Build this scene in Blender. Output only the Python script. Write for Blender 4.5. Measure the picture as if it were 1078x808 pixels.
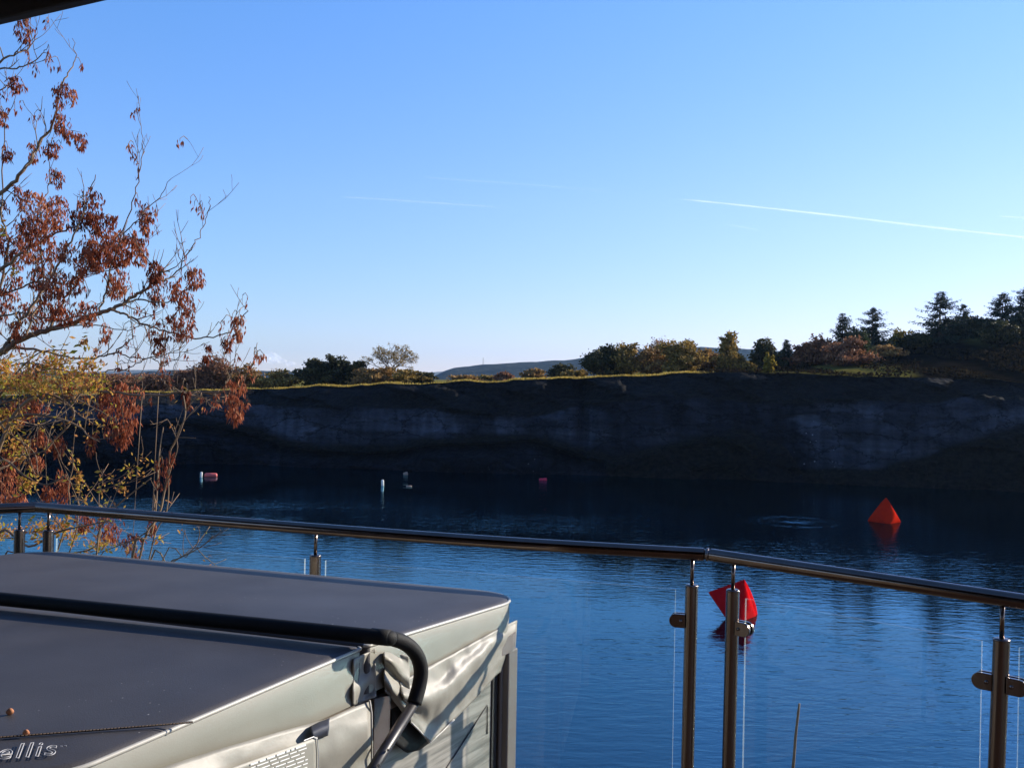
import bpy, bmesh, math, random
from mathutils import Vector, Matrix, noise
S = bpy.context.scene
R = math.radians
COL = S.collection
for o in list(bpy.data.objects): bpy.data.objects.remove(o)

# ------------------------------------------------------------------ camera
EYE = Vector((0, 0, 6.5))            # lake surface is z = 0, the deck z = 4.83
FPX, CX, CY, ROLL = 1050.0, 539.0, 404.0, 0.018
cr, sr = math.cos(ROLL), math.sin(ROLL)
RIGHT, UP, FWD = Vector((cr, 0, sr)), Vector((-sr, 0, cr)), Vector((0, 1, 0))
cam_d = bpy.data.cameras.new('camera'); cam = bpy.data.objects.new('camera', cam_d); COL.objects.link(cam)
cam_d.sensor_width = 36; cam_d.sensor_fit = 'HORIZONTAL'; cam_d.lens = 36 * FPX / 1078
cam_d.clip_start = 0.05; cam_d.clip_end = 30000
m3 = Matrix((RIGHT, UP, -FWD)).transposed()
cam.matrix_world = Matrix.Translation(EYE) @ m3.to_4x4()
S.camera = cam

# ------------------------------------------------------------------ sky and sun
SUN_AZ, SUN_EL = 66.0, 21.0          # azimuth clockwise from the view direction, elevation
w = bpy.data.worlds.new('World'); S.world = w; w.use_nodes = True
wn = w.node_tree.nodes; wl = w.node_tree.links
bg = wn['Background']; sky = wn.new('ShaderNodeTexSky'); sky.sky_type = 'NISHITA'
sky.sun_disc = False; sky.sun_elevation = R(SUN_EL); sky.sun_rotation = R(SUN_AZ)
sky.altitude = 100; sky.air_density = 1.0; sky.dust_density = 0.0; sky.ozone_density = 6.0
# the air of the day: whiter low down, bluer overhead, paler towards the sun
stc = wn.new('ShaderNodeTexCoord'); sxyz = wn.new('ShaderNodeSeparateXYZ'); wl.new(stc.outputs['Generated'], sxyz.inputs[0])
zr = wn.new('ShaderNodeValToRGB'); ze = zr.color_ramp.elements
ze[0].position = 0.0; ze[0].color = (.72, .625, .70, 1); ze[1].position = .36; ze[1].color = (.78, .91, 1.04, 1); q_ = ze.new(.18); q_.color = (.85, .80, .88, 1)
wl.new(sxyz.outputs[2], zr.inputs[0])
xr = wn.new('ShaderNodeMapRange'); xr.inputs[1].default_value = -.3; xr.inputs[2].default_value = .5; xr.inputs[3].default_value = 1.0; xr.inputs[4].default_value = 1.28; wl.new(sxyz.outputs[0], xr.inputs[0])
xc = wn.new('ShaderNodeCombineColor'); wl.new(xr.outputs[0], xc.inputs[0]); xc.inputs[1].default_value = 1; xc.inputs[2].default_value = 1
def sky_mul(a, b):
    x = wn.new('ShaderNodeMix'); x.data_type = 'RGBA'; x.blend_type = 'MULTIPLY'; x.inputs[0].default_value = 1; wl.new(a, x.inputs[6]); wl.new(b, x.inputs[7]); return x.outputs[2]
wl.new(sky_mul(sky_mul(sky.outputs[0], zr.outputs[0]), xc.outputs[0]), bg.inputs[0]); bg.inputs[1].default_value = 0.15
sl = bpy.data.lights.new('sun', 'SUN'); so = bpy.data.objects.new('sun', sl); COL.objects.link(so)
sl.energy = 4.8; sl.angle = R(0.53); sl.color = (1.0, 0.91, 0.78)
sd = Vector((math.sin(R(SUN_AZ)) * math.cos(R(SUN_EL)), math.cos(R(SUN_AZ)) * math.cos(R(SUN_EL)), math.sin(R(SUN_EL))))
so.rotation_euler = sd.to_track_quat('Z', 'Y').to_euler(); so.location = (30, 20, 40)
S.view_settings.view_transform = 'Standard'; S.view_settings.look = 'None'
S.view_settings.gamma = 1; S.view_settings.exposure = 0.8; S.view_settings.use_curve_mapping = False
S.render.engine = 'CYCLES'

# ------------------------------------------------------------------ helpers
def ray(px, py):
    return RIGHT * ((px - CX) / FPX) + UP * (-(py - CY) / FPX) + FWD
def at_depth(px, py, Y): return EYE + ray(px, py) * Y
def at_height(px, py, z):
    r = ray(px, py); return EYE + r * ((z - EYE.z) / r.z)
def at_plane(px, py, p, n):
    r = ray(px, py); return EYE + r * ((p - EYE).dot(n) / r.dot(n))
def lerp(a, b, t): return a + (b - a) * t
def sstep(a, b, x):
    t = min(1, max(0, (x - a) / (b - a))); return t * t * (3 - 2 * t)
def interp(tab, x):
    if x <= tab[0][0]: return tab[0][1]
    for (a, b), (c, d) in zip(tab, tab[1:]):
        if x <= c: return lerp(b, d, (x - a) / (c - a))
    return tab[-1][1]
def fbm(v, o=4): return noise.fractal(v, 1.0, 2.0, o)

def tag(o, label=None, cat=None, group=None, kind=None):
    if label: o['label'] = label
    if cat: o['category'] = cat
    if group: o['group'] = group
    if kind: o['kind'] = kind
    return o
def thing(name, label, cat, loc=(0, 0, 0), group=None):
    o = bpy.data.objects.new(name, None); o.empty_display_size = 0.1; COL.objects.link(o); o.location = loc
    return tag(o, label, cat, group)
def link(name, me, parent=None, smooth=False):
    o = bpy.data.objects.new(name, me); COL.objects.link(o)
    if smooth:
        for p in me.polygons: p.use_smooth = True
    if parent:
        bpy_loc = parent.location
        if parent.parent: bpy_loc = Vector((0, 0, 0)) if parent.type == 'MESH' else parent.location
        o.parent = parent
        # meshes are built in world space: shift them to the parent's origin
        root = parent
        off = Vector((0, 0, 0))
        while root: off += Vector(root.location); root = root.parent
        o.location = -off
    return o
def mesh_from(name, verts, faces, mats, parent=None, smooth=False, fmat=None, rnd=None):
    me = bpy.data.meshes.new(name); me.from_pydata([tuple(v) for v in verts], [], faces)
    for m in (mats if isinstance(mats, (list, tuple)) else [mats]): me.materials.append(m)
    if fmat: me.polygons.foreach_set('material_index', fmat)
    if rnd:
        a = me.attributes.new('rnd', 'FLOAT', 'FACE'); a.data.foreach_set('value', rnd)
    me.update()
    return link(name, me, parent, smooth)
def bm_obj(name, bm, mats, parent=None, smooth=False, fix=True):
    me = bpy.data.meshes.new(name)
    if fix: bmesh.ops.recalc_face_normals(bm, faces=bm.faces)
    bm.to_mesh(me); bm.free()
    for m in (mats if isinstance(mats, (list, tuple)) else [mats]): me.materials.append(m)
    return link(name, me, parent, smooth)
class MB:
    def __init__(s): s.v = []; s.f = []; s.r = []; s.m = []
    def face(s, pts, rnd=0.5, mi=0):
        n = len(s.v); s.v += pts; s.f.append(tuple(range(n, n + len(pts)))); s.r.append(rnd); s.m.append(mi)
    def tube(s, pts, rad, seg=8, cap=True, rnd=0.5, mi=0):
        n0 = len(s.v); N = len(pts)
        if not isinstance(rad, (list, tuple)): rad = [rad] * N
        up = None
        for i, p in enumerate(pts):
            t = (pts[min(i + 1, N - 1)] - pts[max(i - 1, 0)])
            if t.length < 1e-9: t = Vector((0, 0, 1))
            t.normalize()
            if up is None:
                up = Vector((0, 0, 1)) if abs(t.z) < 0.9 else Vector((1, 0, 0))
            a = t.cross(up)
            if a.length < 1e-6: a = t.cross(Vector((1, 0.3, 0)))
            a.normalize(); b = a.cross(t); b.normalize(); up = b
            for k in range(seg):
                an = 2 * math.pi * k / seg
                s.v.append(p + a * (math.cos(an) * rad[i]) + b * (math.sin(an) * rad[i]))
        for i in range(N - 1):
            for k in range(seg):
                k2 = (k + 1) % seg
                s.f.append((n0 + i * seg + k, n0 + i * seg + k2, n0 + (i + 1) * seg + k2, n0 + (i + 1) * seg + k)); s.r.append(rnd); s.m.append(mi)
        if cap:
            s.f.append(tuple(n0 + k for k in reversed(range(seg)))); s.r.append(rnd); s.m.append(mi)
            s.f.append(tuple(n0 + (N - 1) * seg + k for k in range(seg))); s.r.append(rnd); s.m.append(mi)
    def box(s, c, ax, ay, az, mi=0):
        """box from centre and three half axes"""
        q = [c + ax * i + ay * j + az * k for k in (-1, 1) for j in (-1, 1) for i in (-1, 1)]
        n = len(s.v); s.v += q
        for f in ((0, 2, 3, 1), (4, 5, 7, 6), (0, 1, 5, 4), (2, 6, 7, 3), (0, 4, 6, 2), (1, 3, 7, 5)):
            s.f.append(tuple(n + i for i in f)); s.r.append(0.5); s.m.append(mi)
    def grid(s, P, mi=0):
        n = len(s.v); h = len(P); wd = len(P[0])
        for row in P: s.v += row
        for j in range(h - 1):
            for i in range(wd - 1):
                s.f.append((n + j * wd + i, n + j * wd + i + 1, n + (j + 1) * wd + i + 1, n + (j + 1) * wd + i)); s.r.append(0.5); s.m.append(mi)
    def build(s, name, mats, parent=None, smooth=False):
        return mesh_from(name, s.v, s.f, mats, parent, smooth, s.m, s.r)
def bevel(o, w, seg=2, ang=35):
    m = o.modifiers.new('bevel', 'BEVEL'); m.width = w; m.segments = seg; m.limit_method = 'ANGLE'; m.angle_limit = R(ang); return o
def smooth_path(pts, n=6):
    """Catmull-Rom through the points"""
    out = []; P = [pts[0] * 2 - pts[1]] + list(pts) + [pts[-1] * 2 - pts[-2]]
    for i in range(1, len(P) - 2):
        for k in range(n):
            t = k / n; a, b, c, d = P[i - 1], P[i], P[i + 1], P[i + 2]
            out.append(0.5 * ((2 * b) + (c - a) * t + (2 * a - 5 * b + 4 * c - d) * t * t + (3 * b - a - 3 * c + d) * t ** 3))
    out.append(pts[-1].copy()); return out

# ------------------------------------------------------------------ materials
def new_mat(name):
    m = bpy.data.materials.new(name); m.use_nodes = True
    n = m.node_tree.nodes; return m, n, m.node_tree.links, n['Principled BSDF']
def nd(n, t, **kw):
    x = n.new('ShaderNode' + t)
    for k, v in kw.items():
        if k in x.inputs: x.inputs[k].default_value = v
        else: setattr(x, k, v)
    return x
def ramp(n, stops):
    r = n.new('ShaderNodeValToRGB'); e = r.color_ramp.elements
    while len(e) > 1: e.remove(e[-1])
    e[0].position = stops[0][0]; e[0].color = (*stops[0][1], 1)
    for p, c in stops[1:]:
        x = e.new(p); x.color = (*c, 1)
    return r
def mat(name, c1, c2=None, scale=5.0, rough=0.6, metal=0.0, bump=0.0, bscale=None, stretch=(1, 1, 1), detail=5, spec=0.5, rough2=None, bdist=0.01):
    m, n, l, b = new_mat(name)
    b.inputs['Roughness'].default_value = rough; b.inputs['Metallic'].default_value = metal
    b.inputs['Specular IOR Level'].default_value = spec
    tc = nd(n, 'TexCoord'); mp = nd(n, 'Mapping'); mp.inputs['Scale'].default_value = stretch
    l.new(tc.outputs['Object'], mp.inputs[0])
    nz = nd(n, 'TexNoise', Scale=scale, Detail=detail); l.new(mp.outputs[0], nz.inputs['Vector'])
    r = ramp(n, [(0.3, c1), (0.7, c2 or c1)]); l.new(nz.outputs[0], r.inputs[0]); l.new(r.outputs[0], b.inputs['Base Color'])
    if rough2 is not None:
        mr = nd(n, 'MapRange'); mr.inputs[3].default_value = rough; mr.inputs[4].default_value = rough2
        l.new(nz.outputs[0], mr.inputs[0]); l.new(mr.outputs[0], b.inputs['Roughness'])
    if bump:
        nb = nd(n, 'TexNoise', Scale=bscale or scale * 4, Detail=6); l.new(mp.outputs[0], nb.inputs['Vector'])
        bp = nd(n, 'Bump', Strength=bump, Distance=bdist); l.new(nb.outputs[0], bp.inputs['Height']); l.new(bp.outputs[0], b.inputs['Normal'])
    return m
def leaf_mat(name, stops, trans=0.35, rough=0.6, spec=0.12):
    m, n, l, b = new_mat(name)
    at = nd(n, 'Attribute', attribute_name='rnd'); r = ramp(n, stops); l.new(at.outputs['Fac'], r.inputs[0])
    l.new(r.outputs[0], b.inputs['Base Color']); b.inputs['Roughness'].default_value = rough; b.inputs['Specular IOR Level'].default_value = spec
    tr = nd(n, 'BsdfTranslucent'); l.new(r.outputs[0], tr.inputs[0])
    mx = nd(n, 'MixShader'); mx.inputs[0].default_value = trans
    l.new(b.outputs[0], mx.inputs[1]); l.new(tr.outputs[0], mx.inputs[2]); l.new(mx.outputs[0], n['Material Output'].inputs[0])
    return m

M = {}
M['bark'] = mat('bark', (0.06, 0.04, 0.025), (0.17, 0.12, 0.06), 14, 0.85, bump=0.5)
M['twig'] = mat('twig', (0.095, 0.055, 0.032), (0.26, 0.165, 0.085), 6, 0.75)
M['farbark'] = mat('far_bark', (0.05, 0.035, 0.025), (0.10, 0.07, 0.05), 2, 0.9)
M['steel'] = mat('brushed_steel', (0.15, 0.115, 0.095), (0.22, 0.175, 0.15), 40, 0.2, 1.0, stretch=(1, 1, 0.05), rough2=0.3)
M['railsteel'] = mat('polished_rail_steel', (0.15, 0.11, 0.088), (0.19, 0.14, 0.115), 12, 0.12, 1.0, rough2=0.2)
M['vinyl_top'] = mat('charcoal_vinyl', (0.036, 0.032, 0.032), (0.052, 0.047, 0.046), 3.0, 0.62, bump=0.3, bscale=300, rough2=0.5, bdist=0.002)
M['vinyl_side'] = mat('taupe_vinyl', (0.20, 0.193, 0.155), (0.25, 0.24, 0.197), 3.5, 0.45, bump=0.12, bscale=300, bdist=0.002)
M['vinyl_flap'] = mat('satin_taupe_vinyl', (0.21, 0.198, 0.163), (0.27, 0.255, 0.212), 4, 0.52, bump=0.2, bscale=9, bdist=0.02)
M['piping'] = mat('pale_piping', (0.36, 0.345, 0.30), (0.45, 0.43, 0.38), 20, 0.4)
M['foam'] = mat('black_foam', (0.004, 0.004, 0.004), (0.008, 0.0075, 0.0075), 30, 0.7, spec=0.25, bump=0.2, bscale=250, bdist=0.002)
M['blacksteel'] = mat('black_powder_coat', (0.012, 0.010, 0.010), (0.018, 0.015, 0.015), 30, 0.4, 0.0)
M['brownsteel'] = mat('bronze_plate', (0.10, 0.075, 0.065), (0.16, 0.12, 0.105), 12, 0.35, 0.6)
M['navy'] = mat('navy_webbing', (0.012, 0.016, 0.03), (0.02, 0.025, 0.045), 40, 0.7)
M['cabtrim'] = mat('dark_cabinet_gap', (0.02, 0.018, 0.017), (0.03, 0.027, 0.025), 8, 0.5)
M['corner'] = mat('corner_trim', (0.12, 0.10, 0.082), (0.20, 0.17, 0.14), 3, 0.35, stretch=(1, 1, 0.1))
M['white'] = mat('white_print', (0.75, 0.74, 0.70), (0.8, 0.8, 0.78), 10, 0.5)
M['logo'] = mat('pale_grey_print', (0.42, 0.41, 0.40), (0.5, 0.49, 0.48), 10, 0.5)
M['thread'] = mat('tan_thread', (0.42, 0.27, 0.16), (0.55, 0.38, 0.25), 60, 0.8)
M['seam'] = mat('dark_seam', (0.012, 0.011, 0.011), (0.018, 0.016, 0.016), 30, 0.8)
M['deckwood'] = mat('deck_boards', (0.05, 0.03, 0.022), (0.09, 0.055, 0.04), 5, 0.7, stretch=(1, 14, 1))
M['eave'] = mat('dark_stained_wood', (0.022, 0.013, 0.010), (0.04, 0.024, 0.018), 6, 0.6, stretch=(2, 20, 20))
M['wall'] = mat('brown_timber_wall', (0.05, 0.028, 0.02), (0.09, 0.05, 0.035), 4, 0.7, stretch=(1, 1, 12))
M['buoyred'] = mat('red_buoy_pvc', (0.52, 0.022, 0.006), (0.42, 0.016, 0.006), 3.5, 0.8, spec=0.0, bump=0.2, bscale=2.5, bdist=0.05)
M['buoypink'] = mat('crimson_buoy_pvc', (0.52, 0.008, 0.009), (0.42, 0.006, 0.009), 3.5, 0.8, spec=0.0, bump=0.25, bscale=3, bdist=0.05)
M['floatpink'] = mat('faded_red_float', (0.42, 0.06, 0.05), (0.5, 0.09, 0.075), 3, 0.5)
M['floatmag'] = mat('magenta_float', (0.6, 0.02, 0.05), (0.7, 0.03, 0.07), 3, 0.5)
M['floatwhite'] = mat('white_float', (0.5, 0.47, 0.43), (0.6, 0.57, 0.53), 5, 0.5)
M['floatbrown'] = mat('tan_float', (0.32, 0.2, 0.13), (0.42, 0.27, 0.18), 5, 0.5)
M['soil'] = mat('bank_soil', (0.05, 0.05, 0.025), (0.11, 0.09, 0.05), 1.5, 0.95, bump=0.4)

def add_specks(m, scale, lo, hi, col):
    """grit and pale dust specks lying on the vinyl"""
    n, l = m.node_tree.nodes, m.node_tree.links; b = n['Principled BSDF']; src = b.inputs['Base Color'].links[0].from_socket
    geo = nd(n, 'NewGeometry'); v = nd(n, 'TexVoronoi', Scale=scale); l.new(geo.outputs['Position'], v.inputs['Vector'])
    sp = ramp(n, [(lo, (1, 1, 1)), (hi, (0, 0, 0))]); l.new(v.outputs['Distance'], sp.inputs[0])
    sel = nd(n, 'SeparateColor'); l.new(v.outputs['Color'], sel.inputs[0]); gt = nd(n, 'Math', operation='GREATER_THAN'); gt.inputs[1].default_value = .72; l.new(sel.outputs[0], gt.inputs[0])
    pn = nd(n, 'TexNoise', Scale=2.6, Detail=3); l.new(geo.outputs['Position'], pn.inputs['Vector']); pr_ = ramp(n, [(.50, (0, 0, 0)), (.66, (1, 1, 1))]); l.new(pn.outputs[0], pr_.inputs[0])
    m0 = nd(n, 'Math', operation='MULTIPLY'); l.new(gt.outputs[0], m0.inputs[0]); l.new(pr_.outputs[0], m0.inputs[1])
    mu = nd(n, 'Math', operation='MULTIPLY'); l.new(sp.outputs[0], mu.inputs[0]); l.new(m0.outputs[0], mu.inputs[1])
    big = nd(n, 'TexNoise', Scale=4.0, Detail=8); l.new(geo.outputs['Position'], big.inputs['Vector']); r2 = ramp(n, [(.42, (0, 0, 0)), (.75, (.35, .35, .35))]); l.new(big.outputs[0], r2.inputs[0])
    mx0 = nd(n, 'Mix', data_type='RGBA'); l.new(r2.outputs[0], mx0.inputs[0]); l.new(src, mx0.inputs[6]); mx0.inputs[7].default_value = (.085, .078, .076, 1)
    mx = nd(n, 'Mix', data_type='RGBA'); l.new(mu.outputs[0], mx.inputs[0]); l.new(mx0.outputs[2], mx.inputs[6]); mx.inputs[7].default_value = (*col, 1); l.new(mx.outputs[2], b.inputs['Base Color'])
add_specks(M['vinyl_top'], 55, .06, .12, (.5, .48, .45))
def cabinet_mat():
    m, n, l, b = new_mat('grey_woodgrain_panel')
    tc = nd(n, 'TexCoord'); mp = nd(n, 'Mapping'); mp.inputs['Scale'].default_value = (3, 3, 42)
    l.new(tc.outputs['Object'], mp.inputs[0])
    nz = nd(n, 'TexNoise', Scale=1.2, Detail=6, Distortion=0.6); l.new(mp.outputs[0], nz.inputs['Vector'])
    r = ramp(n, [(0.35, (0.12, 0.112, 0.095)), (0.5, (0.22, 0.208, 0.18)), (0.68, (0.29, 0.276, 0.24))]); l.new(nz.outputs[0], r.inputs[0])
    l.new(r.outputs[0], b.inputs['Base Color']); b.inputs['Roughness'].default_value = 0.55
    bp = nd(n, 'Bump', Strength=0.5, Distance=0.003); l.new(nz.outputs[0], bp.inputs['Height']); l.new(bp.outputs[0], b.inputs['Normal'])
    return m
M['cabinet'] = cabinet_mat()

def glass_mat():
    m, n, l, b = new_mat('clear_glass')
    n.remove(b)
    fr = nd(n, 'Fresnel', IOR=1.45); tr = nd(n, 'BsdfTransparent'); tr.inputs[0].default_value = (0.93, 0.96, 0.95, 1)
    gl = nd(n, 'BsdfGlossy', Roughness=0.01); mx = nd(n, 'MixShader')
    geo = nd(n, 'NewGeometry'); iv = nd(n, 'Math', operation='SUBTRACT'); iv.inputs[0].default_value = 1; l.new(geo.outputs['Backfacing'], iv.inputs[1])
    ml = nd(n, 'Math', operation='MULTIPLY'); l.new(fr.outputs[0], ml.inputs[0]); l.new(iv.outputs[0], ml.inputs[1])
    l.new(ml.outputs[0], mx.inputs[0]); l.new(tr.outputs[0], mx.inputs[1]); l.new(gl.outputs[0], mx.inputs[2])
    l.new(mx.outputs[0], n['Material Output'].inputs[0]); return m
M['glass'] = glass_mat()
def glass_edge_mat(nm, tf):
    m, n, l, b = new_mat(nm)
    b.inputs['Base Color'].default_value = (0.62, 0.70, 0.68, 1); b.inputs['Roughness'].default_value = 0.15
    tr = nd(n, 'BsdfTransparent'); mx = nd(n, 'MixShader'); mx.inputs[0].default_value = tf
    l.new(b.outputs[0], mx.inputs[1]); l.new(tr.outputs[0], mx.inputs[2]); l.new(mx.outputs[0], n['Material Output'].inputs[0]); return m
M['glassedge'] = glass_edge_mat('polished_glass_edge', .66); M['glasstop'] = glass_edge_mat('arrissed_glass_edge', .88)

def water_mat():
    m, n, l, b = new_mat('lake_water')
    b.inputs['Base Color'].default_value = (0.0006, 0.0016, 0.0045, 1); b.inputs['Roughness'].default_value = 0.02
    b.inputs['IOR'].default_value = 1.333; b.inputs['Specular IOR Level'].default_value = 0.5
    geo = nd(n, 'NewGeometry')
    def nz(scale, st, detail, dist=0.0, rz=0):
        mp = nd(n, 'Mapping'); mp.inputs['Scale'].default_value = st; mp.inputs['Rotation'].default_value = (0, 0, rz)
        l.new(geo.outputs['Position'], mp.inputs[0])
        x = nd(n, 'TexNoise', Scale=scale, Detail=detail, Distortion=dist); l.new(mp.outputs[0], x.inputs['Vector']); return x
    a = nz(1.0, (1.3, 3.2, 1), 3, 0.4, 0.12); c = nz(1.0, (4.5, 9.5, 1), 3, 0.3, -0.2); big = nz(1.0, (0.035, 0.075, 1), 2, 0, 0.1)
    mr = nd(n, 'MapRange'); mr.inputs[1].default_value = 0.38; mr.inputs[2].default_value = 0.62; mr.inputs[3].default_value = 0.5; mr.inputs[4].default_value = 1.9
    l.new(big.outputs[0], mr.inputs[0])
    def math_(op, x, y):
        q = nd(n, 'Math', operation=op)
        for i, v in enumerate((x, y)):
            if isinstance(v, (int, float)): q.inputs[i].default_value = v
            else: l.new(v, q.inputs[i])
        return q.outputs[0]
    h = math_('ADD', math_('MULTIPLY', a.outputs[0], 0.76), math_('MULTIPLY', c.outputs[0], 0.24))
    h = math_('MULTIPLY', h, mr.outputs[0])
    # rings where a diver's bubbles come up
    for (cx, cy, rad, amp, fr) in WATER_RINGS:
        sub = nd(n, 'VectorMath', operation='DISTANCE'); l.new(geo.outputs['Position'], sub.inputs[0]); sub.inputs[1].default_value = (cx, cy, 0)
        fall = nd(n, 'MapRange'); fall.inputs[1].default_value = 0.0; fall.inputs[2].default_value = rad; fall.inputs[3].default_value = amp; fall.inputs[4].default_value = 0
        l.new(sub.outputs['Value'], fall.inputs[0])
        sn = math_('SINE', math_('MULTIPLY', sub.outputs['Value'], fr), 0)
        h = math_('ADD', h, math_('MULTIPLY', math_('ADD', sn, math_('MULTIPLY', a.outputs[0], 1.6)), fall.outputs[0]))
    bp = nd(n, 'Bump', Strength=1.0, Distance=0.013); l.new(h, bp.inputs['Height']); l.new(bp.outputs[0], b.inputs['Normal'])
    b.inputs['Specular IOR Level'].default_value = 0.0; b.inputs['Roughness'].default_value = 1.0
    fr = nd(n, 'Fresnel', IOR=1.9); l.new(bp.outputs[0], fr.inputs['Normal']); gl = nd(n, 'BsdfGlossy', Roughness=0.015); l.new(bp.outputs[0], gl.inputs['Normal'])
    gl.inputs[0].default_value = (0.46, 0.86, 1.0, 1); mx = nd(n, 'MixShader'); l.new(fr.outputs[0], mx.inputs[0]); l.new(b.outputs[0], mx.inputs[1]); l.new(gl.outputs[0], mx.inputs[2]); l.new(mx.outputs[0], n['Material Output'].inputs[0])
    return m
p1 = at_height(838, 548, 0); p2 = at_height(432, 511, 0)
WATER_RINGS = [(p1.x, p1.y, 3.6, 1.5, 4.0), (p2.x, p2.y, 2.0, 1.3, 5.0)]
M['water'] = water_mat()

def rock_mat():
    m, n, l, b = new_mat('dark_quarry_rock')
    geo = nd(n, 'NewGeometry'); b.inputs['Roughness'].default_value = 0.9; b.inputs['Specular IOR Level'].default_value = 0.1
    def nz(st, sc, d, dist=0):
        mp = nd(n, 'Mapping'); mp.inputs['Scale'].default_value = st; l.new(geo.outputs['Position'], mp.inputs[0])
        x = nd(n, 'TexNoise', Scale=sc, Detail=d, Distortion=dist); l.new(mp.outputs[0], x.inputs['Vector']); return x
    tone = nz((0.12, 0.12, 0.5), 1.0, 6, 0.6); strk = nz((1.6, 1.6, 0.12), 1.0, 5, 0.3); fine = nz((1, 1, 1.6), 3.0, 8)
    r = ramp(n, [(0.30, (0.011, 0.012, 0.0155)), (0.5, (0.018, 0.0195, 0.025)), (0.72, (0.030, 0.0325, 0.041))]); l.new(tone.outputs[0], r.inputs[0])
    r2 = ramp(n, [(0.35, (0.55, 0.55, 0.55)), (0.65, (1.25, 1.25, 1.25))]); l.new(strk.outputs[0], r2.inputs[0])
    mx = nd(n, 'Mix', data_type='RGBA', blend_type='MULTIPLY'); mx.inputs[0].default_value = 0.8
    l.new(r.outputs[0], mx.inputs[6]); l.new(r2.outputs[0], mx.inputs[7])
    # pale chips of fresh stone
    vor = nd(n, 'TexVoronoi', Scale=2.6); l.new(geo.outputs['Position'], vor.inputs['Vector'])
    pt = nd(n, 'Attribute', attribute_name='pale'); sel = nz((0.5, 0.5, 0.5), 1.0, 3)
    r3 = ramp(n, [(0.10, (1, 1, 1)), (0.17, (0, 0, 0))]); l.new(vor.outputs['Distance'], r3.inputs[0])
    mu = nd(n, 'Math', operation='MULTIPLY'); l.new(r3.outputs[0], mu.inputs[0]); l.new(pt.outputs['Fac'], mu.inputs[1])
    mx2 = nd(n, 'Mix', data_type='RGBA'); l.new(mu.outputs[0], mx2.inputs[0]); l.new(mx.outputs[2], mx2.inputs[6]); mx2.inputs[7].default_value = (0.20, 0.21, 0.23, 1)
    # joints between the blocks: thin dark cracks, and slanting strata
    jm = nd(n, 'Mapping'); jm.inputs['Scale'].default_value = (.30, .30, .62); jm.inputs['Rotation'].default_value = (0, .22, 0); l.new(geo.outputs['Position'], jm.inputs[0])
    jd = nd(n, 'VectorMath', operation='SCALE'); jd.inputs['Scale'].default_value = .35; l.new(fine.outputs['Color'], jd.inputs[0]); ja = nd(n, 'VectorMath', operation='ADD'); l.new(jm.outputs[0], ja.inputs[0]); l.new(jd.outputs[0], ja.inputs[1])
    jv = nd(n, 'TexVoronoi', feature='DISTANCE_TO_EDGE', Scale=1.0); l.new(ja.outputs[0], jv.inputs['Vector']); jr = ramp(n, [(.0, (.22, .22, .22)), (.035, (1, 1, 1))]); l.new(jv.outputs['Distance'], jr.inputs[0])
    sm0 = nd(n, 'Mapping'); sm0.inputs['Scale'].default_value = (.05, .05, 1.9); sm0.inputs['Rotation'].default_value = (0, .07, 0); l.new(geo.outputs['Position'], sm0.inputs[0]); sn0 = nd(n, 'TexNoise', Scale=1.0, Detail=6, Distortion=.5); l.new(sm0.outputs[0], sn0.inputs['Vector'])
    sr0 = ramp(n, [(.36, (.5, .5, .5)), (.5, (1, 1, 1)), (.62, (1.5, 1.5, 1.5))]); l.new(sn0.outputs[0], sr0.inputs[0])
    jm1 = nd(n, 'Mix', data_type='RGBA', blend_type='MULTIPLY'); jm1.inputs[0].default_value = 1; l.new(mx2.outputs[2], jm1.inputs[6]); l.new(jr.outputs[0], jm1.inputs[7])
    mx2 = nd(n, 'Mix', data_type='RGBA', blend_type='MULTIPLY'); mx2.inputs[0].default_value = .4; l.new(jm1.outputs[2], mx2.inputs[6]); l.new(sr0.outputs[0], mx2.inputs[7])
    # slab tone and vegetated ledges
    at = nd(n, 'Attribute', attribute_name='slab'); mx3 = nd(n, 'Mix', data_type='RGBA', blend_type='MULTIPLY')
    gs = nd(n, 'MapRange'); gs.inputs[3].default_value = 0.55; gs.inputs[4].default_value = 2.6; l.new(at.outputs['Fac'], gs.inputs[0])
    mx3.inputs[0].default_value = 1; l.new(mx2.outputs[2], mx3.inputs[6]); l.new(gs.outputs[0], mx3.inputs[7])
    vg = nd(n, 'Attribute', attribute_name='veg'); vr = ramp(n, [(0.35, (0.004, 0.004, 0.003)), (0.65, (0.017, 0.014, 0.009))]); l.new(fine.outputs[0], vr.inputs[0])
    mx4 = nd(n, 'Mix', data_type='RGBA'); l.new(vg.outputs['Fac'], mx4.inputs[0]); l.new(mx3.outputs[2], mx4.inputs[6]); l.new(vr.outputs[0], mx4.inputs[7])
    l.new(mx4.outputs[2], b.inputs['Base Color'])
    bp = nd(n, 'Bump', Strength=1.0, Distance=0.35); l.new(fine.outputs[0], bp.inputs['Height']); l.new(bp.outputs[0], b.inputs['Normal'])
    return m
M['rock'] = rock_mat()
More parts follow.
